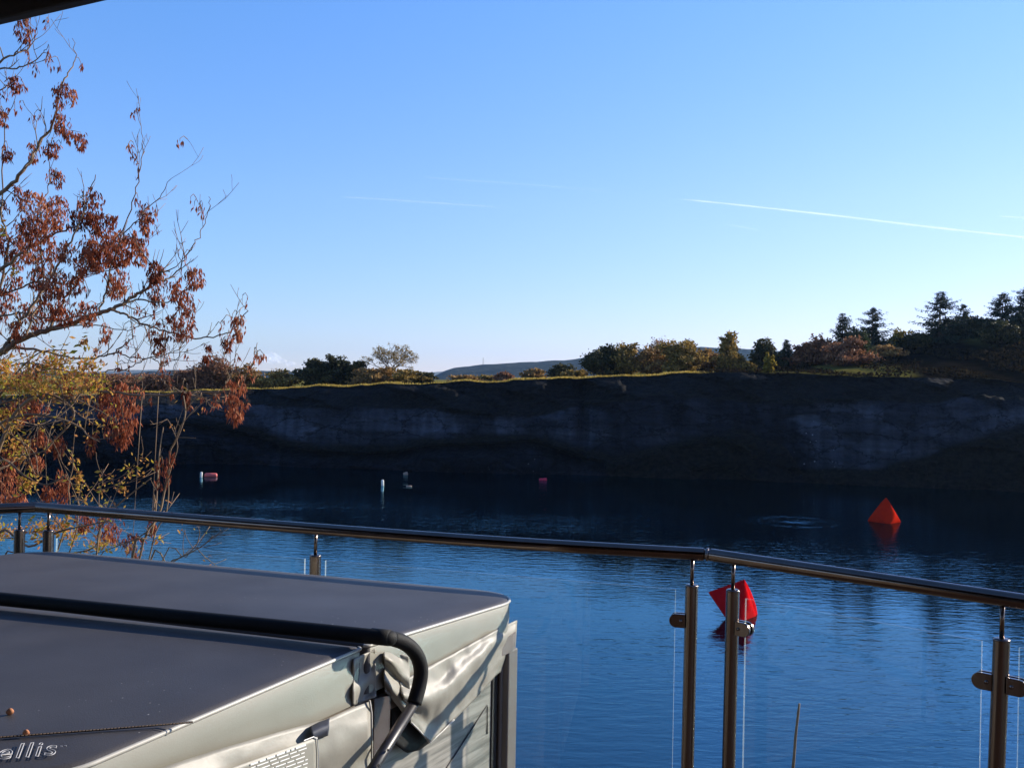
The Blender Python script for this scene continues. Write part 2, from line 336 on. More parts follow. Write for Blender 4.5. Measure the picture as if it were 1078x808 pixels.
def field_mat():
    m, n, l, b = new_mat('autumn_grass_field')
    geo = nd(n, 'NewGeometry'); b.inputs['Roughness'].default_value = 1; b.inputs['Specular IOR Level'].default_value = 0
    a = nd(n, 'TexNoise', Scale=0.15, Detail=8); l.new(geo.outputs['Position'], a.inputs['Vector'])
    r = ramp(n, [(0.35, (0.10, 0.085, 0.022)), (0.52, (0.17, 0.145, 0.035)), (0.68, (0.20, 0.14, 0.05))]); l.new(a.outputs[0], r.inputs[0])
    dk = nd(n, 'Attribute', attribute_name='scrub_shade'); mx = nd(n, 'Mix', data_type='RGBA'); l.new(dk.outputs['Fac'], mx.inputs[0]); l.new(r.outputs[0], mx.inputs[6])
    f = nd(n, 'TexNoise', Scale=0.7, Detail=8); l.new(geo.outputs['Position'], f.inputs['Vector'])
    r2 = ramp(n, [(0.35, (0.004, 0.004, 0.003)), (0.65, (0.011, 0.009, 0.0065))]); l.new(f.outputs[0], r2.inputs[0]); l.new(r2.outputs[0], mx.inputs[7])  # near-black scrub tone, with the right slope's shade painted into it
    l.new(mx.outputs[2], b.inputs['Base Color'])
    bp = nd(n, 'Bump', Strength=0.7, Distance=0.4); l.new(f.outputs[0], bp.inputs['Height']); l.new(bp.outputs[0], b.inputs['Normal'])
    return m
M['field'] = field_mat()
M['hill'] = mat('wooded_hillside', (0.008, 0.016, 0.017), (0.042, 0.046, 0.036), 0.02, 0.95, stretch=(1, 1, 2), bump=1.0, bscale=0.06, bdist=14, spec=0)
M['hillfield'] = mat('hill_pasture', (0.06, 0.075, 0.05), (0.10, 0.10, 0.07), 0.01, 0.95, bump=0.6, bscale=0.05, bdist=4)

L_RUST = leaf_mat('rust_keys', [(0, (0.10, 0.024, 0.012)), (0.35, (0.24, 0.06, 0.027)), (0.7, (0.40, 0.115, 0.05)), (1, (0.56, 0.25, 0.12))], 0.33)
L_YELLOW = leaf_mat('yellowing_leaves', [(0, (0.30, 0.28, 0.025)), (0.18, (0.48, 0.33, 0.05)), (0.38, (0.52, 0.26, 0.065)), (0.7, (0.46, 0.17, 0.06)), (1, (0.36, 0.11, 0.045))], 0.5)
L_DARK = leaf_mat('dark_green_leaves', [(0, (0.02, 0.024, 0.010)), (0.6, (0.055, 0.055, 0.02)), (1, (0.14, 0.11, 0.04))], 0.25)
L_BROWN = leaf_mat('brown_leaves', [(0, (0.10, 0.06, 0.02)), (0.5, (0.29, 0.165, 0.055)), (1, (0.46, 0.27, 0.085))], 0.3)
L_RED = leaf_mat('reddish_twigs', [(0, (0.11, 0.05, 0.028)), (0.5, (0.27, 0.125, 0.062)), (1, (0.38, 0.19, 0.09))], 0.3)
L_OLIVE = leaf_mat('olive_leaves', [(0, (0.08, 0.06, 0.017)), (0.5, (0.25, 0.165, 0.04)), (1, (0.46, 0.29, 0.075))], 0.3)
L_GOLD = leaf_mat('gold_leaves', [(0, (0.16, 0.12, 0.02)), (0.5, (0.30, 0.22, 0.03)), (1, (0.42, 0.30, 0.05))], 0.4)
L_PINE = leaf_mat('conifer_needles', [(0, (0.010, 0.018, 0.012)), (0.6, (0.026, 0.042, 0.024)), (1, (0.055, 0.07, 0.035))], 0.15)
L_PINE2 = leaf_mat('light_conifer_needles', [(0, (0.03, 0.045, 0.014)), (0.6, (0.06, 0.085, 0.028)), (1, (0.10, 0.12, 0.04))], 0.2)

# ------------------------------------------------------------------ lake, cliff, field, hills, bank
rnd = random.Random(7)
lm = MB(); lm.face([Vector((-700, -60, 0)), Vector((700, -60, 0)), Vector((700, 110, 0)), Vector((-700, 110, 0))])
tag(lm.build('lake_water', M['water']), kind='structure')

def hz(px): return CY + ROLL * (px - CX)
WATERLINE = [(-400, 482), (90, 487), (260, 489), (440, 496), (600, 500), (700, 503), (860, 509), (1078, 518), (1500, 530)]
RIM = [(-400, 420), (100, 414.5), (200, 412), (270, 410), (340, 407), (440, 404), (540, 400.5), (620, 398), (660, 396), (740, 393), (800, 391.5), (850, 394), (900, 396), (1000, 398), (1078, 400), (1500, 405)]
CREST = [(620, 398), (740, 388), (800, 383), (850, 377), (900, 369), (950, 361), (1000, 352), (1078, 344), (1500, 330)]
def px_of(X, Y): return CX + X / Y * FPX           # good enough for table look-ups
def foot_y(X):
    Y = 72.0
    for _ in range(6): Y = EYE.z * FPX / (interp(WATERLINE, px_of(X, Y)) - hz(px_of(X, Y)))
    return Y
XS = []
x = -260.0
while x < 260: XS.append(x); x += (0.21 if -46 < x < 46 else 3.0)
foot = {X: foot_y(X) for X in XS}
def setback(X): return 3.6 + 1.2 * noise.noise(Vector((X * 0.06, 3, 0)))
def rim_y(X): return (foot[X] if X in foot else foot_y(X)) + setback(X)
def rim_z(X):
    Y = rim_y(X); p = px_of(X, Y); return EYE.z + (hz(p) - interp(RIM, p)) / FPX * Y + .16 * fbm(Vector((X * .35, 1, 3)), 4) - .25 * max(0, noise.noise(Vector((X * .16, 8, 1))) - .3)
LEDGE = [(-400, 455), (200, 440), (250, 449), (290, 462), (330, 469), (380, 472), (420, 470), (450, 463), (520, 461), (560, 458), (590, 466), (620, 476), (650, 484), (700, 470), (780, 455), (830, 470), (850, 497), (930, 494), (990, 482), (1040, 463), (1078, 452), (1500, 440)]
SOIL = [(-400, 430), (150, 424), (260, 424), (330, 427), (400, 428), (470, 432), (520, 436), (560, 437), (590, 432), (620, 425), (700, 415), (760, 420), (840, 425), (870, 421), (940, 422), (985, 424), (1020, 419), (1078, 420), (1500, 425)]
def zpix(py, px, Y): return EYE.z + (hz(px) - py) / FPX * Y
cl = MB(); veg = []; slab = []; pale = []
rows = 96
P = []
for j in range(rows): P.append([])
for X in XS:
    fy = foot[X]; ry = rim_y(X); rz = rim_z(X); p = px_of(X, fy)
    zl = zpix(interp(LEDGE, p), p, fy + 1.0); zs = max(zl + 0.5, zpix(interp(SOIL, p), p, ry - 1.5))
    for j in range(rows):
        t = j / (rows - 1); z = lerp(-1.5, rz, t)
        # set-back: lower wall, vegetated ledge, slab, soil slope
        if z < zl - 0.35: d = 0.10 * (z + 1.5)
        elif z < zl + 0.25: d = 0.10 * (zl + 1.15) + 0.9 * sstep(zl - 0.35, zl + 0.25, z)
        elif z < zs: d = 0.10 * (zl + 1.15) + 0.9 + 0.05 * (z - zl)
        else:
            d0 = 0.10 * (zl + 1.15) + 0.9 + 0.05 * (zs - zl); d = lerp(d0, ry - fy, ((z - zs) / max(0.05, rz - zs)) ** 0.9)
        # shattered blocks between joints: every cell stands proud or back by its own amount
        q1 = noise.voronoi(Vector((X * 0.30 + 0.35 * z, z * 0.55, 1.0)))[1][0]; q2 = noise.voronoi(Vector((X * 0.95, z * 1.15 + 0.2 * X, 7.0)))[1][0]
        blk = 0.75 * noise.cell(q1 * 7.13) + 0.30 * noise.cell(q2 * 5.31)
        fr = 1.0 - 0.85 * sstep(rz - 0.5, rz, z)
        sl_ = sstep(zl - 0.1, zl + 0.2, z) * sstep(zs + 0.1, zs - 0.3, z); d += fr * blk * lerp(0.6, 0.22, sl_)
        if zl - 1.3 < z < zl - 0.3: d += 0.9 * sstep(zl - 1.3, zl - .75, z) * sstep(zl - .3, zl - .45, z) * (p < 640)   # undercut below the ledge
        d += fr * (lerp(0.5, 0.28, sl_) * fbm(Vector((X * 0.22, z * 0.45, 1.7)), 5) + lerp(.22, .1, sl_) * abs(noise.noise(Vector((X * 0.9, z * 0.25, 5)))) + lerp(.16, .05, sl_) * fbm(Vector((X * 1.1, z * 1.6, 9)), 4))
        d += fr * 1.4 * math.exp(-((p - 617) / 7.0) ** 2) * sstep(1.0, 3.0, z)          # deep crease in the wall
        P[j].append(Vector((X, fy + d, z + (1 - fr) * 0.0)))
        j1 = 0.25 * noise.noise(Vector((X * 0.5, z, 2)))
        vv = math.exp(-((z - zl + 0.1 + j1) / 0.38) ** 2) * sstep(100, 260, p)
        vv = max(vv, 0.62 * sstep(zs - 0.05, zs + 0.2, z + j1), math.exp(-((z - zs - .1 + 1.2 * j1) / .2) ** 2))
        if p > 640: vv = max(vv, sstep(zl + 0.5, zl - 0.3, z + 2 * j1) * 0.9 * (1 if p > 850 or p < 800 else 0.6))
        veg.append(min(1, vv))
        pj = p + 16 * noise.noise(Vector((z * 0.8, 2.2, X * 0.05))) + 9 * noise.noise(Vector((z * 2.4, X * .3, 5)))
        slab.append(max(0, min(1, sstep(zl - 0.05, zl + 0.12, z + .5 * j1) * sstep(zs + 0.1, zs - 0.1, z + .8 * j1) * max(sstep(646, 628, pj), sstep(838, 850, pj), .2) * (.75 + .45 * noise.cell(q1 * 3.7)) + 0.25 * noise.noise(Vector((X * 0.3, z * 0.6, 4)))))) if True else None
        pl = max(math.exp(-((p - 862) / 20) ** 2) * sstep(5.5, 1.0, z), math.exp(-((p - 700) / 18) ** 2) * sstep(2.0, 0.6, z), 0.8 * math.exp(-((p - 560) / 10) ** 2) * sstep(2.4, 0.8, z), 0.5 * math.exp(-((p - 515) / 16) ** 2) * sstep(1.8, 0.5, z))
        pale.append(pl * .8 + 0.03)
# veg lists are column-major: reorder to the row-major grid
def rowmajor(a):
    n = len(XS); return [a[i * rows + j] for j in range(rows) for i in range(n)]
cl.grid(P)
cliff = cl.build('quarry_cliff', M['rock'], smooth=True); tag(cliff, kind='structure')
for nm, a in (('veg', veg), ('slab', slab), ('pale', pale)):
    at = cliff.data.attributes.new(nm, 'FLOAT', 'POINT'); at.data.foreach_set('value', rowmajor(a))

RIMC = {X: (rim_y(X), rim_z(X)) for X in XS}
def crest_rise(X, Yr, Zr):
    p = px_of(X, Yr + 24)
    if p < 620: return 0.0
    return max(0.0, EYE.z + (hz(p) - interp(CREST, p)) / FPX * (Yr + 24) - Zr)
RT = sorted((X, a, b, crest_rise(X, a, b)) for X, (a, b) in RIMC.items())
def rim_at(X):
    lo, hi = 0, len(RT) - 1
    if X <= RT[0][0]: return RT[0][1:]
    if X >= RT[-1][0]: return RT[-1][1:]
    while hi - lo > 1:
        m_ = (lo + hi) // 2
        if RT[m_][0] <= X: lo = m_
        else: hi = m_
    t = (X - RT[lo][0]) / (RT[hi][0] - RT[lo][0])
    return tuple(lerp(RT[lo][k], RT[hi][k], t) for k in (1, 2, 3))
def field_h(X, b, rz=None, cr_=None):
    if rz is None:
        _, rz, cr_ = rim_at(X)
    flat = 0.004 * b if b < 400 else 1.6
    return rz + cr_ * sstep(-6, 26, b) + flat + (0.10 * noise.noise(Vector((X * 0.15, b * 0.15, 0))) * sstep(0, 3, b)) - cr_ * sstep(-6, 26, 0)* (1 - sstep(0, 10, b)) 
BACK = [0, 0.6, 1.4, 2.5, 4, 6, 8, 10, 12.5, 15, 18, 21, 25, 30, 38, 50, 70, 100, 160, 260, 420, 800, 1600, 5000]
fl = MB(); scrub_shade = []; FP = []
FX = [X for i, X in enumerate(XS) if i % 2 == 0]
for b in BACK:
    row = []
    for X in FX:
        ry, rz = RIMC[X]; cr_ = crest_rise(X, ry, rz)
        k = 1 + b / 75.0 * 0.9 if b > 50 else 1.0
        row.append(Vector((X * (1 + max(0, b - 50) / 90.0), ry + b - 0.02, (rz if b == 0 else field_h(X, b, rz, cr_)) + 0.02)))
        scrub_shade.append(sstep(705, 790, px_of(X, ry + b * 0.5)) * (1 - 0.75 * sstep(0.45, 0.7, noise.noise(Vector((X * 0.1, b * 0.08, 6))) + 0.3)))  # right slope in patches: scrub cover plus painted shade
    FP.append(row)
fl.grid(FP)
field = fl.build('field', M['field'], smooth=True); tag(field, kind='structure')
at = field.data.attributes.new('scrub_shade', 'FLOAT', 'POINT'); at.data.foreach_set('value', scrub_shade)

def hill_strip(tab, Y0, depth, base, m, name, amp):
    hb = MB(); G = []; n = 260
    for r_ in range(9):
        t = r_ / 8; row = []
        for i in range(n):
            px = lerp(-700, 1800, i / (n - 1)); py = interp(tab, px)
            Y = Y0 + depth * t; zt = EYE.z + (hz(px) - py) / FPX * (Y0 + depth)
            prof = sstep(0, 1, min(1, t * 1.0)) if t < 1 else 1
            z = lerp(base, zt, prof) + amp * fbm(Vector((px * 0.06, t * 5, Y0 * 0.01)), 5) * sstep(0, 0.4, t)
            row.append(Vector(((px - CX) / FPX * Y, Y, z)))
        G.append(row)
    G.append([v + Vector((0, depth, -40)) for v in G[-1]])
    hb.grid(G); return tag(hb.build(name, m, smooth=True), kind='structure')
HILL1 = [(-700, 392), (130, 393), (200, 389), (300, 391), (400, 396), (452, 399), (465, 391), (480, 386.5), (520, 383), (575, 380), (600, 379.5), (640, 370), (700, 366), (760, 366), (850, 372), (1000, 375), (1800, 378)]
hill_strip(HILL1, 900, 700, 0, M['hill'], 'hills', 2.2)
HILL2 = [(-700, 394), (100, 391), (160, 389), (260, 390), (380, 393), (450, 392), (520, 388), (600, 380.5), (680, 377), (1800, 374)]
hill_strip(HILL2, 2100, 900, 0, M['hillfield'], 'far_hills', 3.0)

bk = MB(); G = []
for i in range(40):
    Y = lerp(-220, 11.5, (i / 39) ** 0.35); row = []
    for k in range(60):
        X = lerp(-260, 260, k / 59); row.append(Vector((X, Y, lerp(3.0, -1.6, sstep(3.5, 11.2, Y)) + 0.25 * noise.noise(Vector((X * 0.3, Y * 0.3, 0))))))
    G.append(row)
bk.grid(G); tag(bk.build('bank', M['soil'], smooth=True), kind='structure')

# ------------------------------------------------------------------ deck and glass balustrade
RZ = 5.925                                             # handrail centre line
rail_px = [(-260, 545), (39, 533.6), (332, 556.5), (540, 571.5), (741, 583.2)]
rail2_px = [(749, 583.8), (800, 592), (1078, 633), (1300, 668)]
railA = [at_height(*q, RZ) for q in rail_px]; railB = [at_height(*q, RZ) for q in rail2_px]
# straight runs: keep each run on one line
A0, A1 = railA[1], railA[-1]; B0, B1 = railB[0], railB[2]; B2 = B0 + (B1 - B0) * 1.9; L0 = railA[0]
deck_z = 4.83
bm = bmesh.new()
out = [p for p in (L0, A0, A1, B0, B2)]
nrm = Vector((0, 0.13, 0))
top = [Vector((p.x, p.y, deck_z)) + nrm for p in out] + [Vector((B2.x + .2, -5, deck_z)), Vector((L0.x - .2, -5, deck_z))]
vt = [bm.verts.new(v) for v in top]; f = bm.faces.new(vt)
ex = bmesh.ops.extrude_face_region(bm, geom=[f])
for v in [g for g in ex['geom'] if isinstance(g, bmesh.types.BMVert)]: v.co.z -= 0.22
tag(bm_obj('deck', bm, M['deckwood']), kind='structure')

bal = thing('glass_balustrade', 'stainless steel and glass balustrade with round handrail along the deck edge', 'balustrade', (A1.x, A1.y, deck_z))
RR = 0.0222
def rail_seg(pts):
    s = MB(); s.tube(pts, RR, 28); o = s.build('handrail', M['railsteel'], bal, True)
    o.modifiers.new('e', 'EDGE_SPLIT').split_angle = R(50); return o
mid1, mid2 = railA[2], railA[3]
rail_seg([L0, lerp(L0, A0, 0.5), A0 + (L0 - A0).normalized() * 0.002])
rail_seg(smooth_path([A0, mid1, mid2, A1], 8))
rail_seg([B0, lerp(B0, B1, 0.5), B1, B2])
s = MB(); dj = (B0 - A1).normalized(); s.tube([A1 - dj * .006, B0 + dj * .006], RR * 0.82, 20); jt = s.build('joint_spigot', M['steel'], bal, True)
jn = MB(); jn.tube([(A1 + B0) / 2 + dj * -.0035, (A1 + B0) / 2 + dj * .0035], RR * 1.06, 24); jn.build('joint_ring', M['steel'], bal, True)

def under_rail(px, py, a, b):
    r = ray(px, py); d = b - a; k = (a.x * d.y - a.y * d.x) / (r.x * d.y - r.y * d.x); return EYE + r * k
def post(px, py_cap, run, lean=0.0):
    cap = under_rail(px, py_cap, *run)
    b = MB(); base = Vector((cap.x - lean * 1.0, cap.y, deck_z + 0.003))
    b.tube([base, base + Vector((0, 0, 0.012))], 0.05, 24)
    b.tube([base + Vector((0, 0, 0.012)), lerp(base, cap, 0.5), cap], 0.0225, 28)
    r = b.build('post', M['steel'], bal, True); r.modifiers.new('e', 'EDGE_SPLIT').split_angle = R(40)
    c = MB(); c.tube([cap, cap + Vector((0, 0, .004)), cap + Vector((0, 0, .0075))], [0.0228, 0.0228, 0.017], 24); c.build('cap', M['steel'], r, True)
    st = MB(); st.tube([cap + Vector((0, 0, .007)), Vector((cap.x, cap.y, RZ - 0.012))], 0.0068, 14); st.build('stem', M['steel'], r, True)
    return r, cap
def clamp(pr, cap, d, drop, nn):
    """D-shaped glass clamp: two plates gripping the pane"""
    for sgn in (-1, 1):
        bm = bmesh.new(); pts = []
        L, H = 0.074, 0.0235
        o0 = cap + Vector((0, 0, -drop)) + d * 0.019 + nn * (sgn * 0.0125)
        pts.append(o0 + Vector((0, 0, -H)))
        for k in range(13):
            a = -math.pi / 2 + math.pi * k / 12
            pts.append(o0 + d * (L - 0.019 - H + math.cos(a) * H) + Vector((0, 0, math.sin(a) * H)))
        pts.append(o0 + Vector((0, 0, H)))
        f = bm.faces.new([bm.verts.new(p - nn * 0.006) for p in pts]); ex = bmesh.ops.extrude_face_region(bm, geom=[f])
        for v in [g for g in ex['geom'] if isinstance(g, bmesh.types.BMVert)]: v.co += nn * 0.012
        o = bm_obj('clamp', bm, M['steel'], pr); bevel(o, 0.0015, 2, 60)
        sc = MB(); c = o0 + d * 0.014
        sc.tube([c + nn * (sgn * 0.006), c + nn * (sgn * 0.0085)], 0.006, 12); sc.build('bolt', M['steel'], pr, True)
def pane(a, b, topz):
    d = (b - a); d.z = 0; d.normalize(); nn = Vector((-d.y, d.x, 0)); s = MB()
    za, zb = deck_z + 0.08, topz
    ln = (Vector((b.x, b.y, 0)) - Vector((a.x, a.y, 0))).length
    c = Vector(((a.x + b.x) / 2, (a.y + b.y) / 2, (za + zb) / 2))
    s.box(c, d * ln / 2, nn * 0.005, Vector((0, 0, (zb - za) / 2)))
    me = s.build('glass_panel', [M['glass'], M['glassedge'], M['glasstop']], bal)
    for f in me.data.polygons:
        if abs(f.normal.dot(nn)) < 0.5: f.material_index = 2 if abs(f.normal.z) > .5 else 1
    return me
dA = (A1 - A0).normalized(); nA = Vector((-dA.y, dA.x, 0)); dB = (B1 - B0).normalized(); nB = Vector((-dB.y, dB.x, 0)); dL = (A0 - L0).normalized(); nL = Vector((-dL.y, dL.x, 0))
RL, RA, RB = (L0, A0), (A0, A1), (B0, B1)
pL, cL = post(20.5, 558.5, RL); pM, cM = post(51, 559, RA); pN, cN = post(332, 585.5, RA); p1_, c1 = post(728.3, 617, RA, 0.006); p2_, c2 = post(771.5, 622, RB, 0.006); p3_, c3 = post(1054.5, 674, RB, 0.022)
GZ = c1.z - 0.014
print('CAPS', [round(c.z, 3) for c in (cL, cM, cN, c1, c2, c3)])
for pr, cp, d, nn in ((pM, cM, dA, nA), (pN, cN, -dA, nA), (pN, cN, dA, nA), (p1_, c1, -dA, nA), (p2_, c2, dB, nB), (p3_, c3, -dB, nB), (p3_, c3, dB, nB)):
    clamp(pr, cp, d, 0.119, nn)
G_ = 0.046
for a, b in ((cM + dA * G_, cN - dA * G_), (cN + dA * G_, c1 - dA * 0.056), (c2 + dB * 0.05, c3 - dB * 0.052), (c3 + dB * 0.046, c3 + dB * 1.4), (cL - dL * 1.5, cL - dL * G_)): pane(a, b, GZ)

# ------------------------------------------------------------------ hot tub: cabinet, cover, lifter
CT = EYE.z - 0.72                                      # top edge of the cover
Q1 = at_height(559, 625.4, CT); Q2 = at_height(90, 805, CT)
e = (Q2 - Q1); e.z = 0; e.normalize()                  # along the right side, towards the camera
Fp = at_height(200, 592.5, CT); g = (Fp - Q1); g.z = 0; g.normalize()   # along the far side, to the left
nS = Vector((-e.y, e.x, 0));
if nS.dot(Vector((1, 0, 0))) < 0: nS = -nS             # out of the right-hand side
fold = (at_plane(384, 683, Q1, nS) - Q1).dot(e)
LEN, WID = fold * 2.02, 2.12
print('TUB fold', fold, 'e', e, 'g', g, 'angle', math.degrees(e.angle(g)), 'Q1', Q1)
def T(u, v, z): return Q1 + e * u + g * v + Vector((0, 0, z))   # z measured from the cover's top edge
def SP(px, py, off=0.0):                               # pixel -> the right side plane, off metres outwards
    return at_plane(px, py, Q1 + nS * off, nS)
def rounded(u0, u1, v0, v1, rads, n=8):
    pts = []
    for (cu, cv, su, sv, r_) in ((u0, v0, 1, 1, rads[0]), (u1, v0, -1, 1, rads[1]), (u1, v1, -1, -1, rads[2]), (u0, v1, 1, -1, rads[3])):
        k0 = {(1, 1): math.pi * 1.5, (-1, 1): 0.0, (-1, -1): math.pi * .5, (1, -1): math.pi}[(su, sv)]
        arc = []
        for k in range(n + 1):
            a = k / n * math.pi / 2
            # from the side along v to the side along u
            if (su, sv) in ((1, 1), (-1, -1)): arc.append((cu + su * r_ * (1 - math.cos(a)), cv + sv * r_ * (1 - math.sin(a))))
            else: arc.append((cu + su * r_ * (1 - math.sin(a)), cv + sv * r_ * (1 - math.cos(a))))
        pts += arc if r_ > 1e-6 else [(cu, cv)]
    return pts
tub = thing('hot_tub', 'grey hot tub with woodgrain side panels standing on the deck under its cover', 'hot tub', (*T(LEN / 2, WID / 2, 0).to_2d(), deck_z))
cover = thing('hot_tub_cover', 'folding charcoal vinyl cover with taupe skirt lying on the hot tub', 'tub cover', T(LEN / 2, WID / 2, -0.11))
TH = 0.108; RISE = 0.035
def crown(u): return RISE * (1 - abs(u - fold) / fold)  # the cover is highest at its fold, so rain runs off
def cover_half(u0, u1, rads, name_lab, TH=TH):
    out = rounded(u0, u1, 0, WID, rads); N = len(out)
    cu, cv = (u0 + u1) / 2, WID / 2; mb = MB()
    rings = []
    # soft pillow edge: side bottom, side top, small roll-over, top inset
    for inset, dz in ((0.004, -TH), (0.0, -TH * 0.55), (0.0, -0.012), (0.006, -0.002), (0.02, 0.002), (0.12, 0.004), (0.3, 0.006)):
        ring = []
        for (u, v) in out:
            du, dv = cu - u, cv - v; L = math.hypot(du, dv)
            ku = min(1, inset / max(abs(u - cu), 1e-6)) if abs(u - cu) > 1e-6 else 0; kv = min(1, inset / max(abs(v - cv), 1e-6)) if abs(v - cv) > 1e-6 else 0
            uu, vv = u + du * ku * .98, v + dv * kv * .98
            z = dz + (crown(uu) if dz > -TH else crown(uu) * 0.25) + (0.0025 * noise.noise(Vector((uu * 4, vv * 4, 2))) if inset > 0.05 else 0)
            ring.append(T(uu, vv, z))
        rings.append(ring)
    n0 = 0
    for r_ in rings: mb.v += r_
    for i in range(len(rings) - 1):
        for k in range(N):
            k2 = (k + 1) % N
            mb.f.append((i * N + k, i * N + k2, (i + 1) * N + k2, (i + 1) * N + k)); mb.r.append(.5); fe = abs(out[k][0] - fold) < .03 and abs(out[k2][0] - fold) < .03
            mb.m.append(0 if i >= 2 or fe else 1)
    mb.f.append(tuple((len(rings) - 1) * N + k for k in range(N))); mb.r.append(.5); mb.m.append(0)
    mb.f.append(tuple(reversed(range(N)))); mb.r.append(.5); mb.m.append(1)
    o = mb.build('cover_panel', [M['vinyl_top'], M['vinyl_side']], cover, True)
    bmm = bmesh.new(); bmm.from_mesh(o.data); bmesh.ops.recalc_face_normals(bmm, faces=bmm.faces); bmm.to_mesh(o.data); bmm.free()
    o.modifiers.new('e', 'EDGE_SPLIT').split_angle = R(55)
    pp = MB(); k0 = max(range(N), key=lambda k: (abs(out[k][0] - fold) < .03) and (abs(out[(k + 1) % N][0] - fold) < .03) and abs(out[k][1] - out[(k + 1) % N][1]))
    run = [out[(k0 + 1 + k) % N] for k in range(N)]; pp.tube([T(u, v, -0.006 + crown(u)) for (u, v) in run], 0.0048, 8); pp.build('piping', M['piping'], o, True)
    o['label'] = name_lab
    return o
far_half = cover_half(0, fold - 0.012, (0.20, 0.012, 0.012, 0.14), 'farther half of the cover, running to the railing')
near_half = cover_half(fold + 0.012, LEN, (0.012, 0.13, 0.13, 0.012), 'nearer half of the cover, with printed lettering at its corner', TH + 0.012)

# cabinet
CB = -TH - 0.03
cab = MB(); out = rounded(0.045, LEN - 0.04, 0.05, WID - 0.05, (0.06,) * 4, 6)
N = len(out)
for z in (deck_z - CT + 0.012, CB - 0.03): cab.v += [T(u, v, z) for u, v in out]
for k in range(N):
    k2 = (k + 1) % N; cab.f.append((k, k2, N + k2, N + k)); cab.m.append(0); cab.r.append(.5)
cab.f.append(tuple(N + k for k in range(N))); cab.m.append(0); cab.r.append(.5)
cab.f.append(tuple(reversed(range(N)))); cab.m.append(0); cab.r.append(.5)
cab.build('cabinet', M['cabinet'], tub)
rimb = MB(); out = rounded(0.012, LEN - 0.012, 0.012, WID - 0.012, (0.09,) * 4, 6); N = len(out)
for z, ins in ((CB - 0.035, 0), (CB + 0.02, 0)): rimb.v += [T(u, v, z) for u, v in out]
for k in range(N):
    k2 = (k + 1) % N; rimb.f.append((k, k2, N + k2, N + k)); rimb.m.append(0); rimb.r.append(.5)
rimb.f.append(tuple(N + k for k in range(N))); rimb.m.append(0); rimb.r.append(.5); rimb.f.append(tuple(reversed(range(N)))); rimb.m.append(0); rimb.r.append(.5)
rimb.build('shell_rim', M['corner'], tub)
dz_h = (CB - 0.04 - (deck_z - CT)) / 2
for (u, v, su, sv) in ((0.0, 0.0, 1, 1), (LEN, 0.0, -1, 1), (0, WID, 1, -1), (LEN, WID, -1, -1)):
    c = MB(); zc = (CB - 0.04 + deck_z - CT) / 2
    for (a, b, w_, d_) in ((0.040, 0.040, 0.032, 0.032), (0.034, 0.052, 0.006, 0.03), (0.052, 0.034, 0.03, 0.006)):
        c.box(T(u + su * (a + .055), v + sv * (b + .004), zc), e * w_, g * d_, Vector((0, 0, dz_h + 0.01)))
    o = c.build('corner_trim', M['corner'], tub); bevel(o, 0.008, 3)
    gp = MB(); gp.box(T(u + su * 0.155, v + sv * 0.049, zc), e * 0.015, g * 0.004, Vector((0, 0, dz_h - .02))); gp.build('trim_gap', M['cabtrim'], tub)
# a moulded groove pattern on the side panel
for (q0, q1, q2) in (((470, 808), (513, 742), (513, 772)),):
    gl_ = MB(); gl_.tube([SP(*q, -0.047) for q in (q0, q1, q2)], 0.0022, 6); gl_.build('panel_groove', M['cabtrim'], tub)

def cloth(name, top, bot, mfn, nU=60, nV=22, thick=0.004, parent=cover, material='vinyl_flap', seed=1):
    """sheet hung on the right side plane between two pixel outlines, billowed outwards"""
    G = []
    def along(poly, t):
        L = [0]
        for a, b in zip(poly, poly[1:]): L.append(L[-1] + math.hypot(b[0] - a[0], b[1] - a[1]))
        s_ = t * L[-1]
        for i in range(len(poly) - 1):
            if s_ <= L[i + 1] + 1e-9:
                q = (s_ - L[i]) / max(1e-9, L[i + 1] - L[i]); return lerp(poly[i][0], poly[i + 1][0], q), lerp(poly[i][1], poly[i + 1][1], q)
        return poly[-1]
    for j in range(nV + 1):
        row = []
        for i in range(nU + 1):
            s_, t = i / nU, j / nV
            a = along(top, s_); b = along(bot, s_); px, py = lerp(a[0], b[0], t), lerp(a[1], b[1], t)
            row.append(SP(px, py, mfn(s_, t)))
        G.append(row)
    mb = MB(); mb.grid(G); o = mb.build(name, M[material], parent, True)
    sm = o.modifiers.new('solid', 'SOLIDIFY'); sm.thickness = thick; sm.offset = 0
    return o
# skirt flap of the far half: billows, hangs lower at its free corner
def b1(s_, t):
    ridge = 0.030 * math.exp(-((t - (0.36 + 0.10 * math.sin(s_ * 5))) / 0.17) ** 2)
    return 0.006 + ridge * (1 - 0.5 * s_) + 0.010 * math.exp(-((s_ - 0.22) / 0.08) ** 2) * math.sin(t * 7) + 0.006 * fbm(Vector((s_ * 7, t * 3, 1)), 4) - 0.018 * sstep(0.7, 1, t) * s_ - 0.05 * sstep(0.78, 1.0, s_)
cloth('skirt_flap', [(420, 718), (440, 707), (480, 686), (512, 668), (534, 657), (541, 653.5), (544, 652.5)], [(430, 757), (453, 781), (478, 757), (500, 735), (522, 710), (537, 699), (541.5, 694)], b1)
ed = MB(); ed.tube([SP(*q, 0.006) for q in ((430, 757), (442, 769), (453, 781), (466, 769), (478, 757))], 0.0028, 6)
ed.build('flap_hem', M['piping'], cover, True)
def b2(s_, t):
    return 0.012 + 0.040 * math.exp(-((t - 0.22) / 0.2) ** 2) * (0.75 + 0.25 * math.sin(s_ * 6)) + 0.014 * math.sin((s_ * 5 + t * 2.2) * 2.2) * sstep(0.2, 0.8, t) + 0.006 * fbm(Vector((s_ * 6, t * 4, 3)), 4)
